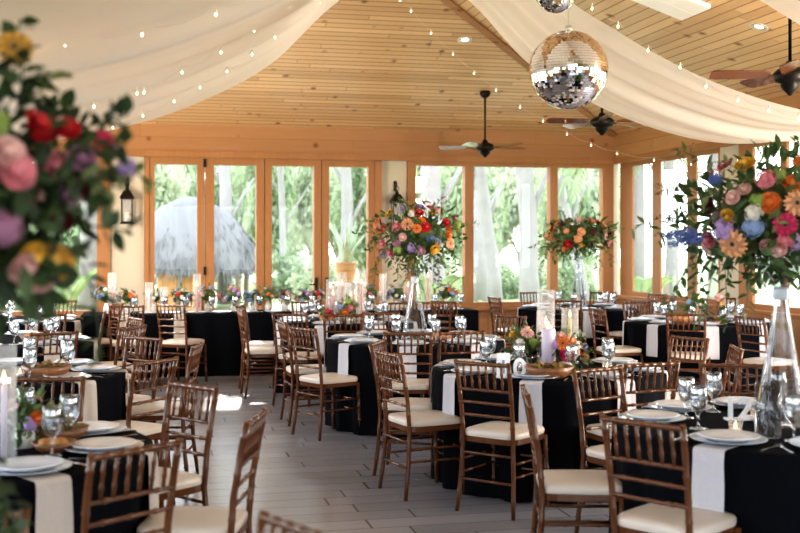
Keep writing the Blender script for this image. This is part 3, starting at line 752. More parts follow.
lft=Vector((-CY,SY,0)); back=Vector((SY,CY,0))
for i,(px,py,dz) in enumerate(((694,233,-.25),(700,238,-.15))):
    p=pt(px,py,5.1)-ctr; flower(b,'spike','blue',p,lft+Vector((0,0,-.12-.1*i)),.045)
g=MB(); rn=random.Random(5)
for px,py,dx,dz_,ln in((700,250,-.7,-.8,.32),(706,252,-.2,-1,.36),(725,262,.1,-1,.3),(698,215,-1,.1,.25),(700,190,-1,.4,.22),(712,170,-.6,.7,.2),(790,160,.1,1,.1)):
    sprig(g,rn,pt(px,py,5.15)-ctr,lft*-dx+Vector((0,0,dz_)),ln,14,.055,.5,.42)
obj('trailing_leaves',g,M['green'],b)['kind']='stuff'
# back corner bouquet on white stand vase
cone_vase('corner','white-looking slim cone vase under the small bouquet on the back corner table',zneck=1.38,ztop=1.44,rb=.12,rt=.06)
ctr=pt(579,236,14.75); R=(.47,.4,.25)
b=thing('flower_bouquet','distant red, orange and pink bouquet on the slim white vase by the back corner windows','bouquet',ctr)
bouquet(b,(0,0,0),R,[],random.Random(12),38,['red','orange','pink','yellow','peach','maroon','blush'],.06,460,26,10,leafs=.09)
# left foreground bouquet
cone_vase('L0','clear cone vase under the blurred bouquet at the left edge',dxy=(.26,.62),zneck=1.30,ztop=1.48,rb=.12,rt=.12)
zc=2.37; ctr=pt(-64,196,zc); R=(.34,.30,.27)
b=thing('flower_bouquet','blurred foreground bouquet of red, pink and yellow flowers at the left edge','bouquet',ctr)
fl=pixflowers(ctr,R,[(22,168,'rose','pink',.055),(12,150,'rose','blush',.045),(40,262,'rose','yellow',.045),(26,270,'rose','blush',.045),(40,122,'rose','red',.042),(8,230,'cluster','mauve',.05),(-8,125,'cluster','lime',.04)])
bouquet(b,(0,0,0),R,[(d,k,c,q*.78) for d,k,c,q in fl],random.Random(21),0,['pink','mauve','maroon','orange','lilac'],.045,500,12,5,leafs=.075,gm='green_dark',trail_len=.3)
vx=Vector((CY,-SY,0)); ext=random.Random(2); g=MB()
def ex(px,py,k,c,s,dz=0.0):
    p=pt(px,py,zc+dz)-ctr; flower(b,k,c,p,Vector((-SY*.8,-CY*.8,.4))+vx*.3,s)
    sprig(g,ext,p*.25,p,p.length*.75,10,.06,.15,.5)
for a in((14,48,'gerbera','ochre',.043),(44,128,'rose','red',.036),(68,128,'rose','red',.028),(102,140,'rose','magenta',.024),(82,158,'rose','mauve',.032),(58,165,'rose','pink',.036),(126,168,'cluster','lilac',.026),(112,152,'cluster','mauve',.022),
 (36,272,'rose','blush',.05),(54,262,'rose','ochre',.045),(70,195,'cluster','mauve',.03),(88,185,'rose','maroon',.028),(8,205,'rose','pink',.04),(60,222,'rose','maroon',.03),(28,196,'rose','blush',.034)): ex(*a)
for px,py,dx,dz_,ln,n in((60,130,.9,.12,.16,12),(70,150,.8,.3,.12,10),(70,222,.95,.0,.13,9),(20,110,.2,1,.12,10),(5,90,.1,1,.16,10),(72,175,.7,-.4,.10,10),
  (-30,300,.05,-1,.5,16),(-30,400,.3,-1,.3,14),(-14,450,.5,-1,.2,14)):
    sprig(g,ext,pt(px,py,zc+ext.uniform(-.15,.1))-ctr,vx*dx+Vector((0,0,dz_)),ln,n,.06,.1,.5)
for i in range(150):
    px=ext.uniform(-20,70); py=ext.uniform(150,300); leaf(g,pt(px,py,zc+ext.uniform(-.12,.22))-ctr,Vector((ext.gauss(0,1),ext.gauss(0,1),ext.gauss(0,1))),Vector((ext.gauss(0,1),-1,ext.gauss(0,1))),.06,.03)
obj('trailing_leaves',g,M['green_dark'],b)['kind']='stuff'

# ---------------------------------------------------------------- small arrangements, candles, bowls
def bud_vase(p,label,pal,seed,r=.09,vase='ceramic',h=.13,nf=9,green=34):
    rnd=random.Random(seed); t=thing('flower_arrangement',label,'flowers',p)
    obj('bud_vase',MB().lathe([(0,0),(.03,0),(.042,.03),(.040,.07),(.024,h-.015),(.028,h),(.023,h),(.02,h-.02),(0,h-.03)],16),M[vase],t)
    bouquet(t,(0,0,h+r*.55),(r,r,r*.8),[],rnd,nf,pal,.036,green,6,0,leafs=.05); return t
FA=[(107,.16,['sky','blue','pink']),(128,.12,['lime','orange','red']),(155,.12,['pink','peach','white']),(183,.13,['blue','sky','red','lilac']),(208,.15,['sky','pink','white','blush']),(234,.15,['lilac','pink','sky','blush']),(252,.10,['lilac','sky']),
 (268,.14,['sky','orange','lilac','lime']),(285,.10,['mauve','blush']),(303,.10,['sky','lilac']),(317,.11,['pink','peach','red']),(370,.15,['pink','sky','white','blush']),(397,.14,['yellow','sky','lilac','white']),(446,.15,['orange','peach','red','sky'])]
OD=['first','second','third','fourth','fifth','sixth','seventh','eighth','ninth','tenth','eleventh','twelfth','thirteenth','fourteenth','fifteenth']
for i,(px,r,pal) in enumerate(FA):
    bud_vase(onhead(px,14.05),f'mixed {pal[0] if pal[0]!="sky" else "blue"} flower arrangement, {OD[i]} along the head table from its left',pal+['sky','blush','white'],i+40,r*1.0,nf=15); 
def flame(parent,p,s=1.0):
    return obj('flame',MB().lathe([(0,0),(.006*s,.006*s),(.0075*s,.014*s),(.004*s,.028*s),(0,.042*s)],8,p),M['flame'],parent)
def cylinder_candle(p,label,h=.5,r=.045,ch=.30,wax='wax_pink',pillar=False,gl='frost'):
    t=thing('candle_cylinder',label,'candle',p)
    obj('glass_cylinder',MB().lathe([(0,.001),(r,.001),(r,h),(r-.003,h),(r-.003,.006),(0,.006)],24),M[gl],t)
    cr=r*.72 if pillar else .0125
    c=obj('candle',MB().lathe([(0,.007),(cr,.007),(cr*.97,ch-.01),(cr*.85,ch),(0,ch-.003)],14),M[wax],t)
    obj('wick',MB().tube([(0,0,ch-.004),(.001,0,ch+.008)],.0012,5),M['dark'],c); flame(c,(0,0,ch+.003),1.4)
    return t
def ontab(key,px,zc): return pz(px,zc,TZ)
CA=[('cone_none',)]
for px,zc,h,ch,w,lab in ((330.5,12.35,.46,.36,'wax_pink','mid-height one at the left'),(342,12.15,.54,.40,'wax_pink','tall, second from left'),(333,11.95,.36,.30,'wax_pink','short, front left'),
  (351,12.45,.42,.26,'wax','plain one in the middle'),(355.5,12.0,.44,.30,'wax_gold','with a gold taper'),(361.5,12.5,.56,.40,'wax_pink','tallest, at the right')):
    cylinder_candle(ontab('candles',px,zc),f'glass candle cylinder, {lab} on the candle cylinder table',h,.052,ch,w)
for px,h,ch,w,lab in((112,.50,.34,'wax_pink','left of the wall lantern'),(149,.38,.25,'wax','just left of the folding doors'),(164,.32,.22,'wax_lilac','short, below the thatched hut'),(197,.48,.33,'wax_pink','before the door stiles'),(383,.47,.40,'wax','below the plaster pier, left of the cone vase'),(408,.38,.3,'wax_pink','behind the clear cone vase'),(428,.5,.42,'wax_pink','right of the clear cone vase')):
    cylinder_candle(onhead(px,13.92),f'glass candle cylinder on the head table, {lab}',h,.05,ch,w)
T1=TB['ten']
cylinder_candle(pz(546,7.72,TZ),'tall glass cylinder with burning pillar candles in the middle of the pillar candle table',.54,.062,.30,'wax',True)
cylinder_candle(pz(570,7.95,TZ),'shorter glass cylinder with one golden taper on the pillar candle table',.40,.062,.33,'wax_gold')
t=thing('glass_hurricane','clear straight glass cylinder standing in front of the tall trumpet vase base','vase',pz(768,4.98,TZ))
obj('glass_body',MB().lathe([(0,.001),(.058,.001),(.058,.24),(.055,.24),(.055,.008),(0,.008)],28),M['vase'],t)
t=thing('pillar_candle','thick pale lilac pillar candle standing before the tall cylinder on the pillar candle table','candle',pz(548.5,7.45,TZ))
c=obj('candle',MB().lathe([(0,0),(.047,0),(.047,.285),(.04,.292),(0,.283)],20),M['wax_lilac'],t); obj('wick',MB().tube([(0,0,.282),(.001,0,.297)],.0015,5),M['dark'],c); flame(c,(0,0,.29),1.3)
cylinder_candle(pz(699,12.35,TZ),'glass candle cylinder with a pale taper on the right side table',.32,.05,.22,'wax')
cylinder_candle(pz(576,14.35,TZ),'low glass candle cylinder in front of the slim vase on the back corner table',.22,.045,.12,'wax')
cylinder_candle(pz(4,4.45,TZ),'blurred glass cylinder with a lilac taper at the left edge of the left front table',.46,.05,.30,'wax_lilac')
def votive(p,label):
    t=thing('votive_candle',label,'candle',p)
    obj('glass_cup',MB().lathe([(0,.001),(.03,.001),(.034,.065),(.0315,.065),(.0275,.005),(0,.005)],18),M['frost'],t)
    c=obj('tealight',MB().lathe([(0,.006),(.021,.006),(.021,.022),(0,.02)],14),M['wax'],t); flame(c,(0,0,.021),.9)
votive(pz(735.5,5.07,TZ),'lit glass votive in front of the number 12'); votive(pz(757,5.42,TZ),'lit glass votive left of the tall trumpet vase base')
votive(pz(607,7.5,TZ),'lit glass votive at the right of the wooden bowl on the pillar candle table'); votive(pz(20,4.75,TZ),'lit glass votive behind the goblets of the left front table'); votive(pz(20,7.2,TZ),'lit glass votive on the second left table')
def bowl(p,r,label,fill='salad',seed=1):
    rnd=random.Random(seed); t=thing('wooden_bowl',label,'bowl',p); h=r*.5
    obj('bowl_body',MB().lathe([(0,0),(r*.55,0),(r*.8,h*.35),(r,h),(r*.95,h),(r*.75,h*.42),(0,h*.2)],24),M['bowl'],t)
    m=MB()
    if fill=='salad':
        for i in range(120):
            a=rnd.uniform(0,6.28); q=r*.75*math.sqrt(rnd.random()); leaf(m,Vector((q*cos(a),q*sin(a),h*(.75+.5*rnd.random()*(1-q/r)))),Vector((rnd.gauss(0,1),rnd.gauss(0,1),.3)),Vector((0,0,1)),.05,.03)
        o=obj('salad',m,M['salad'],t); o['kind']='stuff'
    else:
        for i in range(7):
            a=i*.95; q=r*.45*(i>0); obj('bread_roll',MB().ball((q*cos(a),q*sin(a),h*.85),r*.3,10,7,(1,1,.7)),M['bread'],t)
bowl(pz(549,7.12,TZ),.16,'shallow wooden salad bowl before the pillar candles on the pillar candle table','salad',2)
bowl(pz(59,4.86,TZ),.13,'wooden salad bowl with orange garnish on the left front table','salad',3)
bowl(pz(54,4.62,TZ),.09,'small wooden bowl of bread rolls on the left front table','bread',4)
bowl(pz(47,7.15,TZ),.16,'wooden salad bowl on the second left table','salad',5)
bowl(pz(36,9.6,TZ),.14,'wooden bowl on the third left table','bread',6)
bowl(pz(440,9.75,TZ),.12,'wooden bowl heaped with rolls beside the clear cone vase','bread',7)
bowl(pz(681,11.75,TZ),.14,'wooden bowl of rolls at the front of the right side table','bread',8)
bowl(pz(718,11.75,TZ),.09,'small dark wooden dish at the front of the right side table','salad',9)
def posy(p,label,lst,seed,R=(.14,.12,.10),g=110,z=.11):
    t=thing('flower_arrangement',label,'flowers',p); rnd=random.Random(seed)
    obj('bud_vase',MB().lathe([(0,0),(.04,0),(.05,.05),(.035,.08),(.03,.08),(0,.05)],16),M['ceramic'],t)
    ctr=Vector(p)+Vector((0,0,z)); bouquet(t,(0,0,z),R,pixflowers(ctr,R,lst),rnd,5,['blush','peach','lilac','white'],.035,g,7,0,leafs=.055)
posy(pz(566,7.5,TZ),'low posy with a magenta bloom right of the pillar candles on the pillar candle table',[(567,355,'rose','magenta',.05),(575,352,'gerbera','peach',.035),(563,344,'gerbera','orange',.05),(561,335,'rose','blush',.04),(572,340,'rose','peach',.04),(556,345,'cluster','lilac',.035),(578,345,'cluster','white',.03)],31,(.14,.12,.13),110,.14)
posy(pz(524,7.62,TZ),'low posy of pink and yellow blooms behind the the pillar candle table',[(514,333,'rose','yellow',.04),(527,334,'gerbera','blush',.05),(534,342,'cluster','lime',.04),(520,343,'cluster','white',.035)],32,(.13,.11,.12),90,.16)
posy(pz(348,11.85,TZ),'low posy of orange and pink blooms among the tall candle cylinders',[(345,312,'rose','orange',.04),(350,308,'rose','pink',.04),(340,307,'cluster','sky',.04),(348,300,'cluster','lime',.04)],33,(.11,.1,.13),80,.15)
posy(pz(327,11.8,TZ),'tiny posy with a magenta bloom left of the tall candle cylinders',[(328,312,'rose','magenta',.045),(330,317,'rose','orange',.035)],34,(.08,.08,.06),40,.09)
posy(pz(693,12.15,TZ),'small blue and yellow posy in the middle of the right side table',[(690,302,'cluster','sky',.04),(693,297,'rose','yellow',.03)],35,(.13,.1,.13),60,.16)
t=thing('flower_arrangement','single blush rose in a slim stem vase on the right side table','flowers',pz(720,12.0,TZ))
obj('stem_vase',MB().lathe([(0,0),(.03,0),(.035,.05),(.014,.10),(.014,.17),(.011,.17),(.011,.1),(0,.02)],14),M['glass'],t); st=MB(); st.tube([(0,0,.03),(0,0,.24)],.003,5); obj('stem',st,M['green'],t); flower(t,'rose','blush',(0,0,.27),(-.1,-.6,.6),.06); flower(t,'rose','yellow',(.02,-.02,.19),(0,-1,.3),.035)
posy(pz(24,4.72,TZ),'low posy with an orange bloom on the left front table',[(38,419,'rose','orange',.035),(30,425,'cluster','lilac',.035),(20,440,'cluster','lime',.03)],36,(.11,.1,.09),90,.14)

# table numbers
def digit(ch,size,ext,mat,parent,loc,rz,name='digit'):
    cu=bpy.data.curves.new('digit_curve','FONT'); cu.body=ch; cu.size=size; cu.extrude=ext; cu.align_x='CENTER'; cu.offset=.004*size/.2
    tmp=bpy.data.objects.new('tmp',cu); C.objects.link(tmp); dg=bpy.context.evaluated_depsgraph_get(); dg.update()
    me=bpy.data.meshes.new_from_object(tmp.evaluated_get(dg)); bpy.data.objects.remove(tmp); me.materials.clear(); me.materials.append(mat); me.name=name
    o=link(name,me,parent,loc); o.rotation_euler=(PI/2,0,rz); return o
p=pz(738,5.46,TZ); t=thing('table_number','white cut-out table number 12 standing among the goblets at right front','table number',p,-YAW)
obj('base',MB().box((0,.0,.004),(.13,.05,.008)),M['number'],t); digit('1',.15,.008,M['number'],t,(-.037,0,.006),0); digit('2',.15,.008,M['number'],t,(.035,0,.006),0)
p=pz(511,7.15,TZ); t=thing('table_number','white the pillar candle table, a card with the one beside a round nought','table number',p,-YAW)
obj('base',MB().box((0,.0,.004),(.19,.06,.008)),M['number'],t); obj('card',MB().box((-.05,0,.083),(.085,.012,.15)),M['number'],t); digit('1',.12,.002,M['number_blue'],t,(-.05,-.008,.03),0); digit('0',.17,.008,M['number'],t,(.055,0,.006),0)

# ---------------------------------------------------------------- ceiling: fans, disco balls, drapes, lights
def roofz(x,y): return min(EAVE+SL*(XR-x),EAVE+SL*(x-XL),EAVE+SL*(D-y))
def make_fan():
    t=thing('ceiling_fan','fan','ceiling fan')
    obj('motor_housing',MB().lathe([(0,.10),(.03,.10),(.045,.06),(.10,.045),(.135,.015),(.135,-.02),(.115,-.05),(.075,-.06),(.075,-.085),(.055,-.11),(.03,-.13),(.012,-.15),(0,-.152)],24),M['metal'],t)
    for i in range(5):
        a=2*PI*i/5+.12; R=Matrix.Rotation(a,3,'Z')@Matrix.Rotation(.30,3,'X')
        m=MB(); vs=[]
        for x,w in((.17,.045),(.22,.062),(.45,.072),(.60,.074),(.645,.06),(.655,.03)): vs+=[(x,-w,0),(x,w,0)]
        n=len(vs); vs2=[R@Vector(v) for v in vs]+[R@(Vector(v)+Vector((0,0,.008))) for v in vs]
        fs=[]
        for k in range(5):
            fs+=[(2*k,2*k+1,2*k+3,2*k+2),(n+2*k,n+2*k+2,n+2*k+3,n+2*k+1),(2*k,2*k+2,n+2*k+2,n+2*k),(2*k+1,n+2*k+1,n+2*k+3,2*k+3)]
        fs+=[(0,n,n+1,1),(10,11,n+11,n+10)]
        m.add(vs2,fs); bl=obj('blade',m,M['blade'],t)
        m=MB(); m.box((.15,0,-.004),(.13,.035,.007),0,R); obj('blade_bracket',m,M['metal'],bl)
    return t
FAN=make_fan(); ff=[True]
def fan(p,label,rz=0,white=False):
    f=FAN if ff[0] else copy_tree(FAN); ff[0]=False
    f.location=p; f.rotation_euler=(0,0,rz); tag(f,label,'ceiling fan','ceiling fans on down rods')
    rz_=roofz(p.x,p.y)-p.z
    obj('down_rod',MB().tube([(0,0,.08),(0,0,rz_-.03)],.014,10),M['metal'],f); obj('canopy',MB().lathe([(0,rz_+.01),(.075,rz_+.01),(.075,rz_-.035),(.06,rz_-.06),(.025,rz_-.085),(0,rz_-.085)],20),M['metal'],f)
    return f
fan(pt(485,147,15.7),'dark ceiling fan on a long rod before the back wall of the pine ceiling',.1)
fan(pt(602,122,12.4),'dark ceiling fan just below the drape near the back right corner',.5)
fan(pt(790,75,8.1),'dark ceiling fan with brown blades at the upper right edge',.25).scale=(.88,.88,1)
def roofpoint(px,py):
    zc=3.0
    while zc<20:
        p=pt(px,py,zc)
        if p.z>=roofz(p.x,p.y)-.004: return p
        zc+=.005
    return p
a,b,c=roofpoint(683,16.5),roofpoint(711,4.5),roofpoint(645,1); u=(c-a)*1.9; n=(b-a).cross(u).normalized()
if n.z>0: n=-n
m=MB(); q=[a,b,b+u,a+u]; m.add(q+[p+n*.045 for p in q],[(0,1,2,3),(7,6,5,4)]+[(i,4+i,4+(i+1)%4,(i+1)%4) for i in range(4)])
e=(b-a)*.5; m.add([a+e+n*.046,a+e*1.04+n*.052,a+e*1.04+u+n*.052,a+e+u+n*.046],[(0,1,2,3)])
tag(obj('ceiling_panel',m,M['blade_white']),'flat white panel on the pine ceiling cut by the top edge of the photo','panel')
def disco(p,r,label,seed):
    t=thing('mirror_ball',label,'mirror ball',p); rnd=random.Random(seed)
    obj('ball_core',MB().ball((0,0,0),r*.985,32,20),M['dark'],t); m=MB(); rows=44
    for i in range(rows):
        t0=PI*i/rows+.003; t1=PI*(i+1)/rows-.003; tm=(t0+t1)/2; n=max(4,int(2*PI*sin(tm)/(PI/rows)))
        for j in range(n):
            a0=2*PI*j/n+.03/n*2; a1=2*PI*(j+1)/n-.03/n*2; vs=[Vector((r*sin(q)*cos(a),r*sin(q)*sin(a),r*cos(q))) for q,a in((t0,a0),(t1,a0),(t1,a1),(t0,a1))]
            c=sum(vs,Vector())/4; R=Matrix.Rotation(rnd.gauss(0,.022),3,(rnd.gauss(0,1),rnd.gauss(0,1),rnd.gauss(0,1)+.01)); m.add([c+R@(v-c) for v in vs],[(0,1,2,3)])
    obj('mirror_tiles',m,M['mirror'],t)
    obj('ball_cap',MB().lathe([(0,r+.03),(.022,r+.03),(.026,r-.004),(0,r-.004)],14),M['chrome'],t)
    obj('hanging_wire',MB().tube([(0,0,r+.025),(0,0,roofz(p.x,p.y)-p.z)],.003,6),M['chrome'],t)
disco(pt(568.5,70,7.1),.25,'large mirror ball hanging below the drapes, all of it in view',1)
disco(pt(556,-8,7.4),.14,'smaller mirror ball cut by the top edge, above the large one',2)
# drapes: same sag profile on both sides of the ridge; s = distance from the ridge
PROF=[(0.0,4.42),(.35,4.16),(.75,3.83),(1.2,3.38),(1.7,3.08),(2.3,2.83),(3.0,2.66),(3.6,2.635),(4.2,2.73),(4.7,2.92),(5.02,3.10)]
def prof(s):
    for i in range(len(PROF)-1):
        a,b=PROF[i],PROF[i+1]
        if s<=b[0]:
            p0=PROF[max(i-1,0)]; p3=PROF[min(i+2,len(PROF)-1)]; t=(s-a[0])/(b[0]-a[0])
            m1=(b[1]-p0[1])/(b[0]-p0[0])*(b[0]-a[0]); m2=(p3[1]-a[1])/(p3[0]-a[0])*(b[0]-a[0])
            h=lambda t:(2*t**3-3*t*t+1,t**3-2*t*t+t,-2*t**3+3*t*t,t**3-t*t); q=h(t); return q[0]*a[1]+q[1]*m1+q[2]*b[1]+q[3]*m2
    return PROF[-1][1]
def drape(side,ya,yb,label,seed,gather=.35,mid=0):
    rnd=random.Random(seed); ns,nt=60,64; m=MB(); vs=[]; ph=[rnd.uniform(0,6.28) for _ in range(5)]; yc=(ya+yb)/2
    for i in range(ns+1):
        s=5.02*i/ns; z0=prof(s); g=gather+(1-gather)*min(1,max(0,s/1.3))**.7; g=g if s<4 else g-(g-.75)*(s-4)/1.02
        for j in range(nt+1):
            v=j/nt; y=yb+(ya-yb)*(1-v)*1.0; y=yb-(yb-ya)*(1-v)*g if mid==0 else yc+(y-yc)*g
            k=1-abs(2*v-1)**6
            z=z0-(.14*min(1,s/.5) if side<0 else .025)+k*(.020*sin(v*23+ph[0]+s*.35)+.014*sin(v*41+ph[1]-s*.5)+.028*sin(v*9+ph[2]))*min(1,.35+s*.4)+.10*(1-v)*sin(min(1,s/5)*PI)
            vs.append((XM+side*s,y,z))
    fs=[(i*(nt+1)+j,(i+1)*(nt+1)+j,(i+1)*(nt+1)+j+1,i*(nt+1)+j+1) for i in range(ns) for j in range(nt)]
    cut=nt-3
    t=thing('ceiling_drape',label,'drape',(0,0,0))
    def keep(lo,hi):
        f=[q for q in fs if lo<=q[0]%(nt+1)<hi]; return MB().add(vs,f,True)
    def clean(mb):
        used=sorted({i for f in mb.f for i in f}); mp={o:i for i,o in enumerate(used)}; mb.v=[mb.v[i] for i in used]; mb.f=[tuple(mp[i] for i in f) for f in mb.f]; return mb
    obj('voile',clean(keep(0,cut)),M['drape'],t); obj('hem',clean(keep(cut,nt)),M['hem'],t)
drape(1,8.25,10.0,'white sheer fabric swag sweeping from the ridge to the right wall behind the mirror ball',1)
drape(1,4.0,6.35,'white sheer fabric swag of which a corner shows at the top right',2)
drape(-1,6.75,10.0,'white sheer fabric swag sweeping down to the left, farther one with the long free hem',3)
drape(-1,3.2,6.5,'white sheer fabric swag at the top left corner, nearer the viewer',4)
def lights(pts,label,seed):
    t=thing('string_lights',label,'string lights',(0,0,0)); pts=[Vector(p) for p in pts]
    w=MB(); path=[]
    for i in range(len(pts)-1):
        for k in range(4):
            q=pts[i].lerp(pts[i+1],k/4); q.z-=.03*sin(PI*k/4); path.append(q)
    path.append(pts[-1]); w.tube([p+Vector((0,0,.03)) for p in path],.0009,5); obj('wire',w,M['wire'],t)
    if 'bulb' not in cache: cache['bulb']=MB().ball((0,0,-.004),.0075,8,6,(1,1,1.4)).mesh('bulb',M['bulb']); cache['sock']=MB().lathe([(0,.032),(.005,.032),(.006,.010),(.004,.006),(0,.006)],8).mesh('bulb_socket',M['wire'])
    for p in pts:
        b=link('bulb',cache['bulb'],t,p); link('bulb_socket',cache['sock'],b)
def strand(lst,z0,z1,label,seed): 
    n=len(lst); lights([pt(x,y,z0+(z1-z0)*i/(n-1)) for i,(x,y) in enumerate(lst)],label,seed)
strand([(400,0),(411,11),(431,33),(453,54),(474,73),(496,90),(520,107),(543,121),(567,134),(591,145),(617,153.6),(654,160),(691,164)],10.2,13.6,'fairy light strand slanting across the back pine ceiling down to the right windows',1)
strand([(592,8),(618,26),(648,50),(680,67),(706,86),(738,100),(769,110),(799,118)],7.6,7.45,'fairy light strand along the near edge of the right drape',2)
strand([(0,119),(49,113),(94,106),(137,93),(144,92),(182,72),(221,52),(254,30),(290,7)],6.8,7.5,'fairy light strand along the middle of the left drape',3)
strand([(113,127),(143,115.5),(174,101),(200,87),(227,71),(252,54),(275,37),(299,16),(320,2)],8.3,8.6,'fairy light strand near the free hem of the left drape',4)
strand([(65,44),(142,34),(216,14),(262,-4)],5.6,6.0,'fairy light strand with three large glowing bulbs at the top left',5)
strand([(738,160),(758,153),(778,150),(800,146)],11.2,10.6,'short fairy light strand behind the top of the right bouquet',6)
for px,py,pl in((465,40,'back'),(759,27,'right')):
    u=(px-400)/F
    zc=4
    while True:
        p=pt(px,py,zc)
        if p.z>=roofz(p.x,p.y)-.004 or zc>20: break
        zc+=.01
    n=Vector((0,SL,1)).normalized() if pl=='back' else Vector((SL,0,1)).normalized()
    t=thing('recessed_light','round recessed downlight in the '+('back pine ceiling above the fan' if pl=='back' else 'right pine ceiling above the fan'),'ceiling light',p)
    t.rotation_euler=aim(n); obj('trim_ring',MB().lathe([(.06,-.004),(.095,-.004),(.098,.004),(.06,.010),(.06,-.004)],24),M['chrome'],t); obj('lamp',MB().lathe([(0,.002),(.045,.002),(.059,.008),(0,.012)],20),M['led'],t)
# lanterns on the plaster piers
def lantern0():
    t=thing('wall_lantern','l','lantern'); K=M['metal']; m=MB(); w=.085
    m.box((0,0,-.40),(.19,.19,.025)); m.box((0,0,-.385),(.17,.17,.02))
    for sx in(-1,1):
        for sy in(-1,1): m.box((sx*.072,sy*.072,-.215),(.018,.018,.34))
    m.box((0,0,-.05),(.18,.18,.02)); obj('cage',m,K,t)
    m=MB(); vs=[(sx*.105,sy*.105,-.04) for sx,sy in((-1,-1),(1,-1),(1,1),(-1,1))]+[(sx*.045,sy*.045,.07) for sx,sy in((-1,-1),(1,-1),(1,1),(-1,1))]
    m.add(vs,[(3,2,1,0),(4,5,6,7)]+[(i,(i+1)%4,4+(i+1)%4,4+i) for i in range(4)]); m.lathe([(.03,.07),(.03,.10),(.012,.115),(.012,.13)],12); obj('roof',m,K,t)
    m=MB(); m.tube([(.03*cos(a),0,.16+.03*sin(a)) for a in[2*PI*i/16 for i in range(17)]],.006,6); obj('ring',m,K,t)
    m=MB()
    for s in(-1,1): m.box((s*.068,0,-.215),(.003,.125,.31)); m.box((0,s*.068,-.215),(.125,.003,.31))
    obj('lantern_glass',m,M['frost'],t)
    obj('candle',MB().lathe([(0,-.372),(.035,-.372),(.035,-.24),(0,-.245)],14),M['wax'],t)
    m=MB(); m.box((0,.125,.20),(.05,.012,.16)); m.tube([(0,.12,.22),(0,.07,.26),(0,.02,.25),(0,0,.20),(0,.0,.185)],.007,6); obj('wall_hook',m,K,t)
    return t
LN=lantern0(); a=on_y(127,D-.131); LN.location=(a.x,a.y,2.30); tag(LN,'black metal lantern hung on the left plaster pier by the folding doors','lantern','black wall lanterns')
l2=copy_tree(LN); a=on_y(397,D-.131); l2.location=(a.x,a.y,2.28); tag(l2,'black metal lantern on the plaster pier half hidden behind the middle bouquet','lantern','black wall lanterns')

# ---------------------------------------------------------------- outside
GZ=-.15
m=MB(); m.add([(-70,-40,GZ),(90,-40,GZ),(90,110,GZ),(-70,110,GZ)],[(0,1,2,3)]); o=struct('ground',m,M['grass'])
m=MB(); m.bbox((XL-1,D+T,-.12),(XR+1,D+3.2,-.02)); struct('ground_terrace',m,M['plaster'])
def crown_mesh(seed,n,mat,R=(3,3,2.4),ls=.34,blobs=14):
    rnd=random.Random(seed); m=MB(); bl=[]
    for i in range(blobs):
        d=Vector((rnd.gauss(0,1),rnd.gauss(0,1),rnd.gauss(0,1))).normalized()*rnd.uniform(.3,.85); bl.append((Vector((d.x*R[0],d.y*R[1],d.z*R[2])),rnd.uniform(.3,.5)))
    for i in range(n):
        c,r=rnd.choice(bl); d=Vector((rnd.gauss(0,1),rnd.gauss(0,1),rnd.gauss(0,1))).normalized(); p=c+Vector((d.x*R[0],d.y*R[1],d.z*R[2]))*r*rnd.uniform(.6,1)
        leaf(m,p,Vector((rnd.gauss(0,1),rnd.gauss(0,1),rnd.gauss(-.2,.6))),Vector((rnd.gauss(0,1),rnd.gauss(0,1),1)),ls*rnd.uniform(.6,1.3),ls*.5)
    return m.mesh('foliage',mat)
CR=[crown_mesh(1,4200,M['leaf_a'],ls=.42,blobs=22),crown_mesh(2,4200,M['leaf_b'],ls=.42,blobs=22),crown_mesh(3,1500,M['leaf_a'],(2.6,2.6,2))]
def tree(px,zc,tr,h,crown,cs,label,lean=0,mat='trunk',ch=None,seed=0):
    rnd=random.Random(seed+px); p=pz(px,zc,GZ); t=thing('tree',label,'tree',p)
    vx=Vector((CY,-SY,0)); pts=[Vector((0,0,-.1))]
    for i in range(1,7): pts.append(vx*(lean*h*(i/6)**1.3)+Vector((rnd.gauss(0,.05)*tr*4,rnd.gauss(0,.05)*tr*4,h*i/6)))
    m=MB(); m.tube(pts,[tr*(1.0-.3*i/6) if i else tr*1.35 for i in range(7)],12)
    for k in range(3):
        a=k*2.1+rnd.random(); b0=pts[2+k]; m.tube([b0,b0+Vector((cos(a)*.4,sin(a)*.4,.7)),b0+Vector((cos(a)*.9,sin(a)*.9,1.5))],[tr*.4,tr*.28,tr*.1],7)
    obj('trunk',m,M[mat],t)
    if crown is not None:
        o=link('foliage',CR[crown],t,Vector((0,0,ch)) if ch else pts[6]); o.scale=cs if isinstance(cs,tuple) else (cs,cs,cs); o.rotation_euler=(0,0,rnd.uniform(0,6))
N_=(.45,.45,.5)
TREES=[(532,24,.22,6.5,0,N_,'broad pale trunk near the right side of the wide back window',-.05,'trunk'),(496,28,.17,6.5,0,N_,'pale slanting trunk in the middle of the wide back window',-.12,'trunk'),(434,21,.22,6.5,2,N_,'thick pale trunk behind the middle bouquet',-.02,'trunk'),
 (586,26,.13,6.5,0,N_,'leaning pale trunk above the back corner bouquet',-.25,'trunk'),(478,33,.22,6.5,1,N_,'pale trunk beside the left mullion of the wide back window',.02,'trunk'),(283,36,.12,6.5,0,N_,'slim pale trunk in the third folding door pane',-.02,'trunk'),(226,32,.2,6.5,2,N_,'grey trunk behind the thatched hut',-.03,'trunk'),
 (343,33,.2,6.5,1,N_,'pale trunk behind the potted aloe',.02,'trunk'),(670,32,.2,6,0,N_,'bushy tree beyond the second side window',.0,'trunk')]
for q in TREES: tree(*q[:7],lean=q[7],mat=q[8],seed=9)
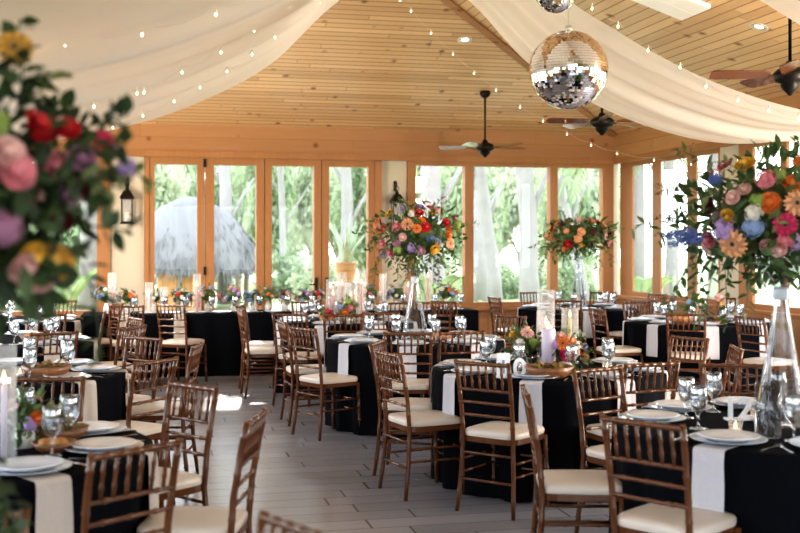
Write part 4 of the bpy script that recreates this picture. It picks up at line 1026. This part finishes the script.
for k,(px,zc,cr,lab) in enumerate(((150,46,0,'pale leafy tree far behind the left of the thatched hut'),(212,50,1,'green tree far behind the crown of the thatched hut'),(262,44,1,'green tree far behind the right edge of the thatched hut'),(312,50,0,'pale leafy tree far behind the third folding door pane'),(362,45,1,'green tree far behind the potted aloe'),(420,51,0,'pale leafy tree far behind the middle bouquet'),(470,44,1,'green tree far behind the left of the wide back window'),(522,50,0,'pale leafy tree far behind the wide back window'),(577,45,1,'green tree far behind the back corner bouquet'),(70,40,1,'dark leafy tree beyond the left window'),(120,52,1,'green tree far beyond the left plaster pier'),(182,60,1,'dark green tree far back left of the thatched hut peak'),(238,54,0,'pale leafy tree far back right of the thatched hut peak'),(288,60,1,'green tree far back in the third folding door pane'),(338,54,0,'pale tree far back behind the potted aloe'),(392,60,1,'green tree far behind the plaster pier'),(446,54,1,'green tree far back left of the wide window mullion'),(496,60,0,'pale tree far back in the wide window, left half'),(550,54,1,'green tree far back at the right mullion of the wide window'),(602,60,0,'pale leafy tree far beyond the corner of the room'))):
    tree(px,zc,.2,2.2,cr,(.52+.08*(k%2),.45,1.3),lab,mat='trunk_dark',seed=4,ch=3.6)
def bush(px,zc,s,cr,label):
    p=pz(px,zc,GZ); t=thing('bush',label,'bush',p); o=link('foliage',CR[cr],t,(0,0,1.5*s)); o.scale=(s,s,s); m=MB(); m.tube([(0,0,-.1),(0,0,1.4*s)],.06,6); obj('stem',m,M['trunk_dark'],t)
for i,(px,zc,s,cr,lab) in enumerate(((287,36,.36,1,'round green bush low in the third folding door pane'),(322,34,.33,0,'pale bush low between the third and fourth door panes'),(432,30,.36,0,'pale bush low behind the middle bouquet'),(497,35,.3,1,'low green bush far back in the wide window'),(536,36,.3,0,'pale low bush right of centre in the wide window'),(572,31,.32,1,'low green bush behind the slim white vase'),(30,26,.4,1,'dark bush beyond the far left window'))): bush(px,zc,s,cr,lab)
# palm with hanging fronds and banana plants beyond the left window
def fronds(p,label,n,ln,h,name,tr,seed,hang=1.0):
    rnd=random.Random(seed); t=thing(name,label,'palm tree',p); m=MB(); m.tube([(0,0,-.1),(.03,.02,h*.5),(0,0,h)],[tr*1.2,tr,tr*.9],12)
    obj('trunk',m,M['trunk'],t); m=MB()
    for i in range(n):
        a=2*PI*i/n+rnd.uniform(-.2,.2); e=Vector((cos(a),sin(a),0)); pts=[Vector((0,0,h))]; d=(e*.8+Vector((0,0,rnd.uniform(.1,1.0)))).normalized()
        for k in range(8): d=(d+Vector((0,0,-.22*hang))).normalized(); pts.append(pts[-1]+d*ln/8)
        m.tube(pts,[.025]*9,4); s=e.cross(Vector((0,0,1)))
        for k in range(1,9):
            for q in range(3):
                b=pts[k-1].lerp(pts[k],q/3)
                for sg in(-1,1): leaf(m,b,(s*sg+(pts[k]-pts[k-1]).normalized()*.6+Vector((0,0,-.5))),Vector((0,0,1)),.55*(1-.06*k),.05)
    obj('fronds',m,M['leaf_b'],t)
fronds(pz(89,19.5,GZ),'palm with drooping dry fronds beyond the left window',16,2.6,4.3,'palm_tree',.17,3,1.5)
fronds(pz(637,24,GZ),'palm seen through the first right side window',14,2.4,4.2,'palm_tree',.15,5,1.3)
fronds(pz(716,20,GZ),'palm fronds across the top of the third right side window',14,2.6,4.6,'palm_tree',.15,7,1.1)
def banana(p,label,seed,n=6,sc=1.0):
    rnd=random.Random(seed); t=thing('banana_plant',label,'plant',p)
    for i in range(n):
        a=2*PI*i/n+rnd.uniform(-.3,.3); e=Vector((cos(a),sin(a),0)); m=MB(); pts=[]; L_=rnd.uniform(1.1,1.6)*sc
        for k in range(9): u=k/8; pts.append(e*(.9*L_*u**1.4*.6)+Vector((0,0,.15+L_*(1.15*u-.35*u**3))))
        m.tube(pts,[.02*(1-.7*k/8) for k in range(9)],6); s=e.cross(Vector((0,0,1))).normalized(); vs=[]
        for k in range(3,9):
            w=.22*sc*math.sqrt(max(0,sin(PI*min(1,(k-2.6)/6.2)))); vs+=[pts[k]+s*w+Vector((0,0,.05)),pts[k],pts[k]-s*w+Vector((0,0,.05))]
        m.add(vs,[(3*k+q,3*k+q+1,3*k+q+4,3*k+q+3) for k in range(5) for q in range(2)],True); obj('leaf',m,M['leaf_banana'],t)
banana(pz(60,18.3,GZ),'bright green banana plant outside the left window',1); banana(pz(93,20.6,GZ),'smaller banana plant at the foot of the palm outside the left window',2,5,.85); banana(pz(640,20,GZ),'broad-leaved plant outside the first side window',4,6,1.0); banana(pz(432,17.7,GZ),'broad-leaved plant outside the window behind the clear cone vase',6,6,.9); banana(pz(495,18.2,GZ),'low broad-leaved plant below the wide back window',7,6,.6)
# thatched hut
zc=30.0; p=pz(191,zc,GZ); t=thing('thatched_hut','round open hut with a shaggy grey thatched roof outside the folding doors','hut',p)
m=MB(); rnd=random.Random(6); n=64; vs=[]; pr=[(.02,2.95),(.35,2.88),(.8,2.66),(1.25,2.28),(1.62,1.82),(1.85,1.4),(1.92,1.0)]
for i,(r,z) in enumerate(pr):
    for j in range(n): a=2*PI*j/n; q=1+rnd.uniform(-.02,.02); vs.append((r*q*cos(a),r*q*sin(a),z+(rnd.uniform(-.16,.05) if i==len(pr)-1 else 0)))
m.add(vs,[(i*n+j,(i+1)*n+j,(i+1)*n+(j+1)%n,i*n+(j+1)%n) for i in range(len(pr)-1) for j in range(n)],True)
for i in range(1500):
    k=rnd.random(); a=rnd.uniform(0,6.283); i0=min(5,int(k*6)); f=k*6-i0; r=pr[i0][0]*(1-f)+pr[i0+1][0]*f; z=pr[i0][1]*(1-f)+pr[i0+1][1]*f; e=Vector((cos(a),sin(a),0)); leaf(m,e*(r+.02)+Vector((0,0,z)),e*.35+Vector((rnd.gauss(0,.12),rnd.gauss(0,.12),-1)),e,.42,.035)
o=obj('thatch_roof',m,M['thatch'],t); o.scale=(1.0,1.0,1.02)
for j in range(6): a=2*PI*j/6+.3; obj('post',MB().tube([(1.6*cos(a),1.6*sin(a),-.1),(1.6*cos(a),1.6*sin(a),1.75)],.07,8),M['trunk_dark'],t)
m=MB(); m.bbox((-.9,-1.55,.0),(.3,-1.1,.95)); m.bbox((-1.0,-1.65,.95),(.4,-1.0,1.02)); obj('counter',m,M['panel'],t)
# potted aloe on a white stand
p=pz(346,17.9,-.02); t=thing('plant_stand','white square stand under the potted aloe outside the fourth door pane','stand',p)
m=MB(); m.box((0,0,.97),(.62,.5,.05)); obj('top',m,M['white'],t)
for sx in(-1,1):
    for sy in(-1,1): obj('leg',MB().box((sx*.27,sy*.21,.47),(.06,.06,.95)),M['white'],t)
obj('shelf',MB().box((0,0,.55),(.54,.42,.03)),M['white'],t)
t=thing('potted_aloe','spiky aloe in a banded terracotta pot on the white stand outside','potted plant',p+Vector((0,0,.995)))
obj('pot',MB().lathe([(0,0),(.12,0),(.165,.18),(.175,.30),(.19,.30),(.19,.335),(.165,.335),(.15,.29),(0,.27)],24),M['terracotta'],t)
rnd=random.Random(3)
for i in range(17):
    a=i*2.4; e=Vector((cos(a),sin(a),0)); k=rnd.uniform(.15,.75); m=MB(); L_=rnd.uniform(.45,.8)*(1.25-k*.5); pts=[Vector((0,0,.28))+e*.04]
    for q in range(1,7): u=q/6; pts.append(pts[0]+e*(k*L_*u**1.5*.75)+Vector((0,0,L_*(u-.12*k*u*u))))
    m.tube(pts,[.026,.028,.025,.021,.016,.010,.003],6); obj('aloe_leaf',m,M['aloe'],t)
# ---------------------------------------------------------------- light, sky, camera
w=bpy.data.worlds.new('World'); bpy.context.scene.world=w; w.use_nodes=True; nt=w.node_tree; bg=nt.nodes['Background']
tc=nt.nodes.new('ShaderNodeTexCoord'); sp=nt.nodes.new('ShaderNodeSeparateXYZ'); L(nt,tc.outputs['Generated'],sp.inputs[0])
r=nt.nodes.new('ShaderNodeValToRGB'); r.color_ramp.elements[0].color=(.93,.97,1,1); r.color_ramp.elements[0].position=.0; r.color_ramp.elements[1].color=(.75,.86,1,1); r.color_ramp.elements[1].position=.75
L(nt,sp.outputs[2],r.inputs[0]); L(nt,r.outputs[0],bg.inputs[0]); bg.inputs[1].default_value=8.0
def lamp(name,kind,loc,energy,col=(1,1,1),size=1,size_y=None,aimto=None,**k):
    l=bpy.data.lights.new(name,kind); l.energy=energy; l.color=col
    if kind=='AREA':
        l.size=size
        if size_y: l.shape='RECTANGLE'; l.size_y=size_y
    elif kind=='SUN': l.angle=size
    else: l.shadow_soft_size=size
    o=bpy.data.objects.new(name,l); C.objects.link(o); o.location=loc
    if aimto is not None: o.rotation_euler=(Vector(aimto)-Vector(loc)).to_track_quat('-Z','Y').to_euler()
    return o
lamp('sun','SUN',(10,60,25),2.2,(1,.93,.84),.012,aimto=(10-3,60-38,25-18.3))
lamp('ceiling_fill_right','AREA',(6.8,4.8,2.4),820,(1,.89,.74),.6,4,aimto=(3.0,10.5,4.6))  # added lamp without a fixture, brightens the pine ceiling
lamp('ceiling_fill_left','AREA',(-2.45,12.6,2.4),380,(1,.89,.74),.6,3,aimto=(2.2,14.2,3.9))  # second added ceiling wash, out of view, no fixture in the room
lamp('left_side_fill','AREA',(-2.5,8.0,1.7),150,(.86,.93,1),1.6,7,aimto=(2.5,8.3,2.3))  # added cool lamp inside the left wall, whitens drapes and chairs
lamp('room_fill','AREA',(1.2,-1.5,3.4),60,(.92,.96,1),5,1.6,aimto=(2.2,9,.8))
cam=bpy.data.cameras.new('camera'); co=bpy.data.objects.new('camera',cam); C.objects.link(co)
co.location=(0,0,CH); co.rotation_euler=(PI/2,0,-YAW); cam.sensor_width=36; cam.lens=36*F/800; cam.shift_y=-(266.5-HZ)/800
cam.clip_end=300; cam.dof.use_dof=True; cam.dof.focus_distance=8.3; cam.dof.aperture_fstop=2.4
sc=bpy.context.scene; sc.camera=co
sc.view_settings.view_transform='Standard'; sc.view_settings.look='Medium High Contrast'; sc.view_settings.exposure=-.35
